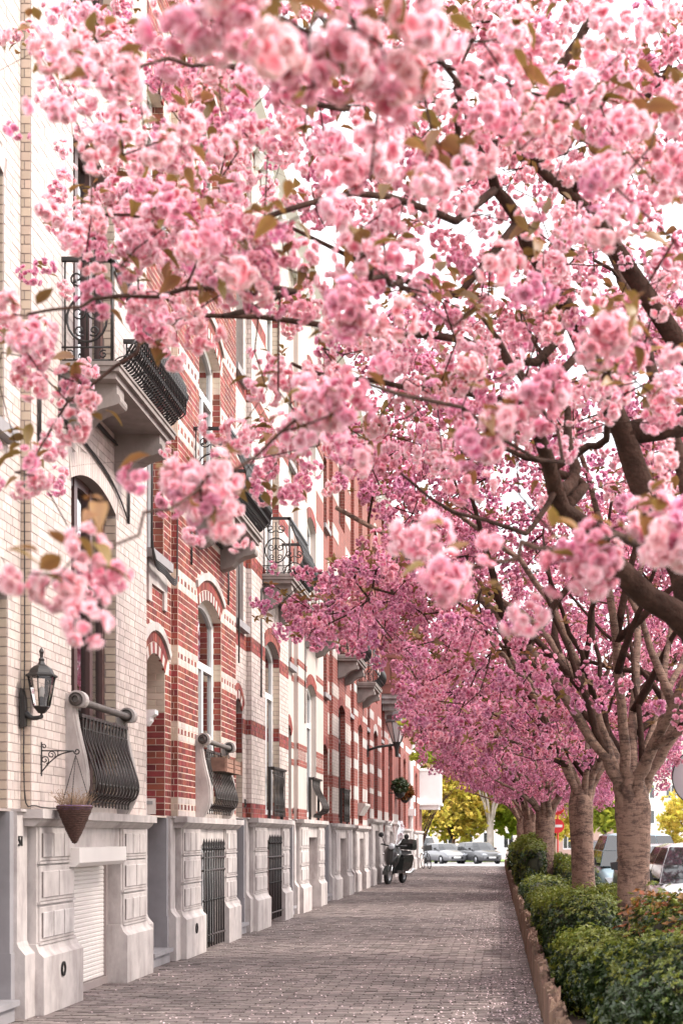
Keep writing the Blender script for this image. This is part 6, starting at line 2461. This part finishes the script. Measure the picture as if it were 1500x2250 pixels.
car('silver saloon at the end of the street, left one of the pair', m_cars, -2.75, 105.5, R(28), 4.3, 1.8, 1.42, road_z(107) + .0)
car('white van half hidden behind the house corner at the end of the street', m_carw, -5.0, 108.0, R(12), 4.6, 1.9, 1.9, road_z(109) + .0, van=True)

# scooter parked against the wall
sx, sy = -3.30, 46.4
st_ = thing('motor_scooter', 'black motor scooter with clear windscreen parked against the houses', 'scooter', (0, 0, 0))
m_scb = M('scooter_paint', (0.022, 0.023, 0.022), 0.22, 0.05, 4, coat=.5)
m_chrome = M('chrome', (0.75, 0.74, 0.72), 0.12, 0.02, 3, metal=1)
for yy in (.0, 1.3):
    q = MB(); q.lathe([(.13, -.05), (.215, -.055), (.235, -.03), (.235, .03), (.215, .055), (.13, .05)], (0, yy, .235), 20, True, 'x'); w_ = part('wheel', q, m_tyre, st_, recalc=False)
    q = MB(); q.lathe([(.001, .05), (.13, .04), (.14, .05), (.14, -.05), (.001, -.05)], (0, yy, .235), 14, True, 'x'); part('rim', q, m_rim, w_, recalc=False)
q = MB(); q.tube([(0, .0, .24), (0, .12, .6), (0, .22, 1.0)], .03, 7)
q.tube([(-.07, .0, .24), (-.07, .08, .52)], .02, 6); q.tube([(.07, .0, .24), (.07, .08, .52)], .02, 6)
part('fork', q, m_chrome, st_)
q = MB(); q.prism([(-.30, .26), (-.27, .36), (-.10, .50), (.1, .50), (.27, .36), (.30, .26), (.24, .28), (.08, .44), (-.08, .44), (-.24, .28)], 'x', -.075, .075); part('mudguard', q, m_scb, st_)
q = MB()
sec = [(.10, .40, .10), (.12, .62, .20), (.17, .85, .25), (.22, 1.0, .18), (.22, 1.08, .10)]
vs = []
for (yy, zz, hw_) in sec:
    vs += [(-hw_, yy + .10, zz), (-hw_ * .6, yy, zz), (0, yy - .05, zz), (hw_ * .6, yy, zz), (hw_, yy + .10, zz), (hw_ * .9, yy + .14, zz), (0, yy + .06, zz), (-hw_ * .9, yy + .14, zz)]
fs = [(i * 8 + k, i * 8 + (k + 1) % 8, (i + 1) * 8 + (k + 1) % 8, (i + 1) * 8 + k) for i in range(4) for k in range(8)]
q.add(vs, fs + [tuple(range(8)), tuple(32 + k for k in range(8))], True); part('leg_shield', q, m_scb, st_)
q = MB(); q.box(-.18, .18, .22, .75, .30, .38); part('footboard', q, m_scb, st_)
q = MB(); q.prism([(.62, .32), (.72, .70), (.80, .78), (1.5, .80), (1.62, .70), (1.5, .45), (1.2, .36)], 'x', -.19, .19); part('tail_body', q, m_scb, st_)
q = MB(); q.prism([(.72, .79), (.80, .86), (1.1, .84), (1.45, .90), (1.5, .82)], 'x', -.15, .15); part('seat', q, m_trim, st_)
q = MB(); q.prism([(1.40, .92), (1.38, 1.10), (1.48, 1.22), (1.72, 1.20), (1.80, 1.0), (1.74, .92)], 'x', -.2, .2); part('top_box', q, m_scb, st_)
q = MB(); q.tube([(-.36, .34, 1.06), (-.2, .25, 1.04), (0, .22, 1.02), (.2, .25, 1.04), (.36, .34, 1.06)], .022, 7); part('handlebar', q, m_trim, st_)
q = MB(); q.lathe([(.001, -.06), (.06, -.055), (.085, -.02), (.085, .05), (.001, .06)], (0, .13, 1.02), 14, True, 'y'); part('headlight', q, m_lightg, st_, recalc=False)
for s in (-1, 1):
    q = MB(); q.tube([(s * .24, .28, 1.06), (s * .34, .26, 1.26)], .010, 5); q.lathe([(.001, -.012), (.07, -.01), (.07, .01), (.001, .012)], (s * .36, .26, 1.31), 12, True, 'y'); part('mirror', q, m_trim, st_, recalc=False)
    q = MB(); q.lathe([(.001, -.02), (.03, -.015), (.03, .02)], (s * .2, .08, .80), 8, True, 'y'); part('indicator', q, m_chrome, st_, recalc=False)
q = MB()
vs = []
for (zz, yy, hw_) in ((1.06, .16, .18), (1.3, .20, .26), (1.55, .28, .26), (1.72, .36, .16)):
    vs += [(-hw_, yy + .08, zz), (-hw_ * .5, yy, zz), (hw_ * .5, yy, zz), (hw_, yy + .08, zz)]
q.add(vs, [(i * 4 + k, i * 4 + k + 1, i * 4 + k + 5, i * 4 + k + 4) for i in range(3) for k in range(3)], True); part('windscreen', q, glass_mat('scooter_screen', (.85, .85, .88), .34), st_, recalc=False)
q = MB(); q.tube([(.16, .9, .30), (.2, 1.3, .30), (.2, 1.62, .38)], .05, 8); part('exhaust', q, m_chrome, st_)
q = MB(); q.tube([(-.12, .75, .32), (-.2, .8, .0)], .014, 5); part('stand', q, m_chrome, st_)
st_.location = (sx, sy, 0); st_.rotation_euler = (0, R(4), R(-14)); st_.scale = (1.12, 1.12, 1.12)

# bicycle near the row's end
bc = thing('bicycle', 'bicycle leaning at the last house of the row', 'bicycle', (0, 0, 0))
for yy in (0, 1.05):
    q = MB(); q.tube([(0, yy + .34 * math.cos(a), .35 + .34 * math.sin(a)) for a in np.linspace(0, 2 * math.pi, 25)], .02, 6, False); w_ = part('wheel', q, m_tyre, bc, recalc=False)
    q = MB()
    for k in range(10):
        a = 2 * math.pi * k / 10
        q.tube([(0, yy, .35), (0, yy + .33 * math.cos(a), .35 + .33 * math.sin(a))], .003, 3, False)
    part('spokes', q, m_rim, w_, 'stuff', recalc=False)
q = MB()
for pts in ([(0, 0, .35), (0, .15, .75), (0, .2, 1.0)], [(0, .15, .75), (0, .62, .72), (0, .55, .32), (0, .17, .68)], [(0, .62, .9), (0, .55, .32), (0, 1.05, .35), (0, .62, .74)]):
    q.tube(pts, .018, 6)
part('frame', q, m_card, bc)
q = MB(); q.tube([(-.28, .32, 1.02), (-.1, .2, 1.04), (.1, .2, 1.04), (.28, .32, 1.02)], .014, 6); part('handlebar', q, m_chrome, bc)
q = MB(); q.prism([(.5, .9), (.52, .95), (.75, .97), (.78, .92)], 'x', -.08, .08); part('saddle', q, m_trim, bc)
q = MB(); q.box(-.17, .17, -.16, .10, .82, 1.06); part('carrier_crate', q, m_trim, bc)
bc.location = (-3.02, 68.6, 0); bc.rotation_euler = (0, R(-6), R(18))

# ------------------------------------------------------------------ beyond the street
random.seed(77)


def far_tree(label, x, y, h, rad, key, n, th=.18, trunk_m=None, zc=None, z0=None, group='young trees beyond the street', crown_z=.62, flat=.62, sc=1.0):
    z0 = road_z(y) - .05 if z0 is None else z0
    t = thing('spring_tree', label, 'tree', (x, y, z0), group)
    T = Tree(12000)
    T.node((x, y, z0 + h * .22), None, th * .8)
    mb = MB(); mb.tube([(x, y, z0 - .1), (x + .02, y, z0 + h * .12), (x, y, z0 + h * .26)], [th * 1.25, th, th * .9], 10)
    cz_ = z0 + h * crown_z
    for k in range(7):
        az = 2 * math.pi * k / 7 + random.uniform(-.3, .3)
        T.limb([(x + .12 * rad * math.cos(az), y + .12 * rad * math.sin(az), z0 + h * .34), (x + .3 * rad * math.cos(az), y + .3 * rad * math.sin(az), z0 + h * .48), (x + .6 * rad * math.cos(az), y + .6 * rad * math.sin(az), z0 + h * random.uniform(.6, .85))], th * .5, th * .12, 0, .5)
    tips = []
    while len(tips) < 140:
        v = Vector((random.uniform(-1, 1), random.uniform(-1, 1), random.uniform(-1, 1)))
        if .35 < v.length < 1:
            tips.append((x + v.x * rad, y + v.y * rad, cz_ + v.z * h * (1 - crown_z)))
    T.tips(np.array(tips), .6)
    T.build(t, trunk_m or m_bark, trunk_m or m_barkdark, .012, mb)
    pts = []
    while len(pts) < n:
        c = random.choice(tips)
        pts.append((c[0] + random.gauss(0, rad * .13), c[1] + random.gauss(0, rad * .13), c[2] + random.gauss(0, rad * .10)))
    scatter('crown', key, pts, rnd_rot(n), rng.uniform(.6, 1.3, n) * sc, t)
    return t


m_palebark = M('pale_bark', (0.46, 0.40, 0.36), 0.9, 0.2, 3)
far_tree('broad yellow leaved tree left of the end of the street', -3.6, 126, 7.6, 3.3, 'spring_spray', 2600, .16)
far_tree('yellow green tree behind the corner house', -8.5, 132, 9.5, 4.0, 'spring_spray', 2200, .2)
far_tree('pale trunked forked tree at the end of the pavement', -.6, 124, 12.5, 3.4, 'spring_spray', 900, .30, m_palebark, crown_z=.74)
far_tree('yellow green tree right of the pale trunk', 2.2, 128, 8.5, 3.3, 'green_spray', 2200, .18)
far_tree('light green tree between the banded and knotted trunks', 7.2, 104, 8.4, 2.6, 'green_spray', 2200, .16, z0=road_z(104))
far_tree('fresh green tree across the road near the right edge', 14.3, 62, 5.2, 1.9, 'green_spray', 1700, .1, z0=0, sc=.6)
far_tree('slender sapling with orange bush colour across the road', 12.6, 100, 5.0, 2.2, 'spring_spray', 700, .1, z0=road_z(100), sc=.8)
far_tree('yellow tree beyond the road left of the banded trunk', 4.4, 122, 8.2, 2.8, 'spring_spray', 2000, .17)

# bare bush hanging over the corner at the row's end
bb = thing('bare_shrub', 'bare twiggy shrub with few leaves beyond the corner house', 'shrub', (-4.6, 92, road_z(92)))
T = Tree(6000)
z0 = road_z(92)
T.node((-4.9, 92, z0), None, .08)
for k in range(7):
    T.limb([(-4.9 + .5 * k * .4, 92, z0 + 1.6 + .25 * k), (-4.6 + .55 * k * .75, 91.6, z0 + 3.0 + .35 * k)], .05, .012, 0, .4)
tp = [(-4.9 + random.uniform(-.3, 3.4), 92 + random.uniform(-1.2, 1.2), z0 + random.uniform(1.6, 6.4)) for _ in range(130)]
T.tips(np.array(tp), .35)
T.build(bb, m_bark, m_barkdark, .007, None)
scatter('leaves', 'spring_spray', tp, rnd_rot(len(tp)), rng.uniform(.25, .5, len(tp)), bb)

# far buildings
m_pale1 = M('pale_render', (0.74, 0.68, 0.62), 0.9, 0.05, .6)
m_pale2 = M('pink_render', (0.72, 0.60, 0.56), 0.9, 0.05, .6)
m_pale3 = M('light_brick', (0.58, 0.40, 0.34), 0.9, 0.08, .8)


def far_block(label, x0, x1, y, h, mat, nx, nz, z0=-1.3, d=12):
    t = thing('apartment_block', label, 'building', ((x0 + x1) / 2, y, z0), 'pale buildings beyond the end of the street')
    mb = MB(); mb.box(x0, x1, y, y + d, z0 - .3, z0 + h); part('wall', mb, mat, t)
    mb = MB(); mb.prism([(y - .4, z0 + h), (y + d / 2, z0 + h + 3.2), (y + d + .4, z0 + h)], 'x', x0 - .2, x1 + .2); part('roof', mb, m_roof, t)
    mb = MB(); mb.box(x0 - .15, x1 + .15, y - .35, y - .002, z0 + h - .35, z0 + h - .002); part('cornice', mb, m_white, t)
    off = root_loc(t)
    w_, hh = (x1 - x0) / nx, (h - 1.2) / nz
    f0 = MB()
    f0.box(-w_ * .26, -w_ * .22, -.05, .06, 0, hh * .6); f0.box(w_ * .22, w_ * .26, -.05, .06, 0, hh * .6)
    f0.box(-w_ * .22, w_ * .22, -.05, .06, 0, hh * .05); f0.box(-w_ * .22, w_ * .22, -.05, .06, hh * .55, hh * .6); f0.box(-.04, .04, -.05, .06, hh * .05, hh * .55)
    me_f = f0.mesh('window'); me_f.materials.append(m_white)
    g0 = MB(); g0.box(-w_ * .22, w_ * .22, -.02, .0, hh * .05, hh * .55); me_g = g0.mesh('pane'); me_g.materials.append(m_carglass)
    for i in range(nx):
        for k in range(nz):
            o = link('window', me_f, None, t); o.location = (x0 + w_ * (i + .5) - off.x, y - off.y, .9 + hh * k + hh * .15)
            link('pane', me_g, None, o)
    return t


far_block('cream apartment block behind the yellow trees, left end', -22, -9, 172, 13.5, m_pale1, 6, 4)
far_block('pink rendered building behind the pale forked trunk', -8.8, 4.5, 170, 11, m_pale2, 6, 3)
far_block('light brick building behind the right hand yellow tree', 4.8, 15, 174, 12.5, m_pale3, 5, 4)
far_block('pale building seen right of the knotted trunk', 15.3, 34, 168, 15, m_pale1, 8, 5)
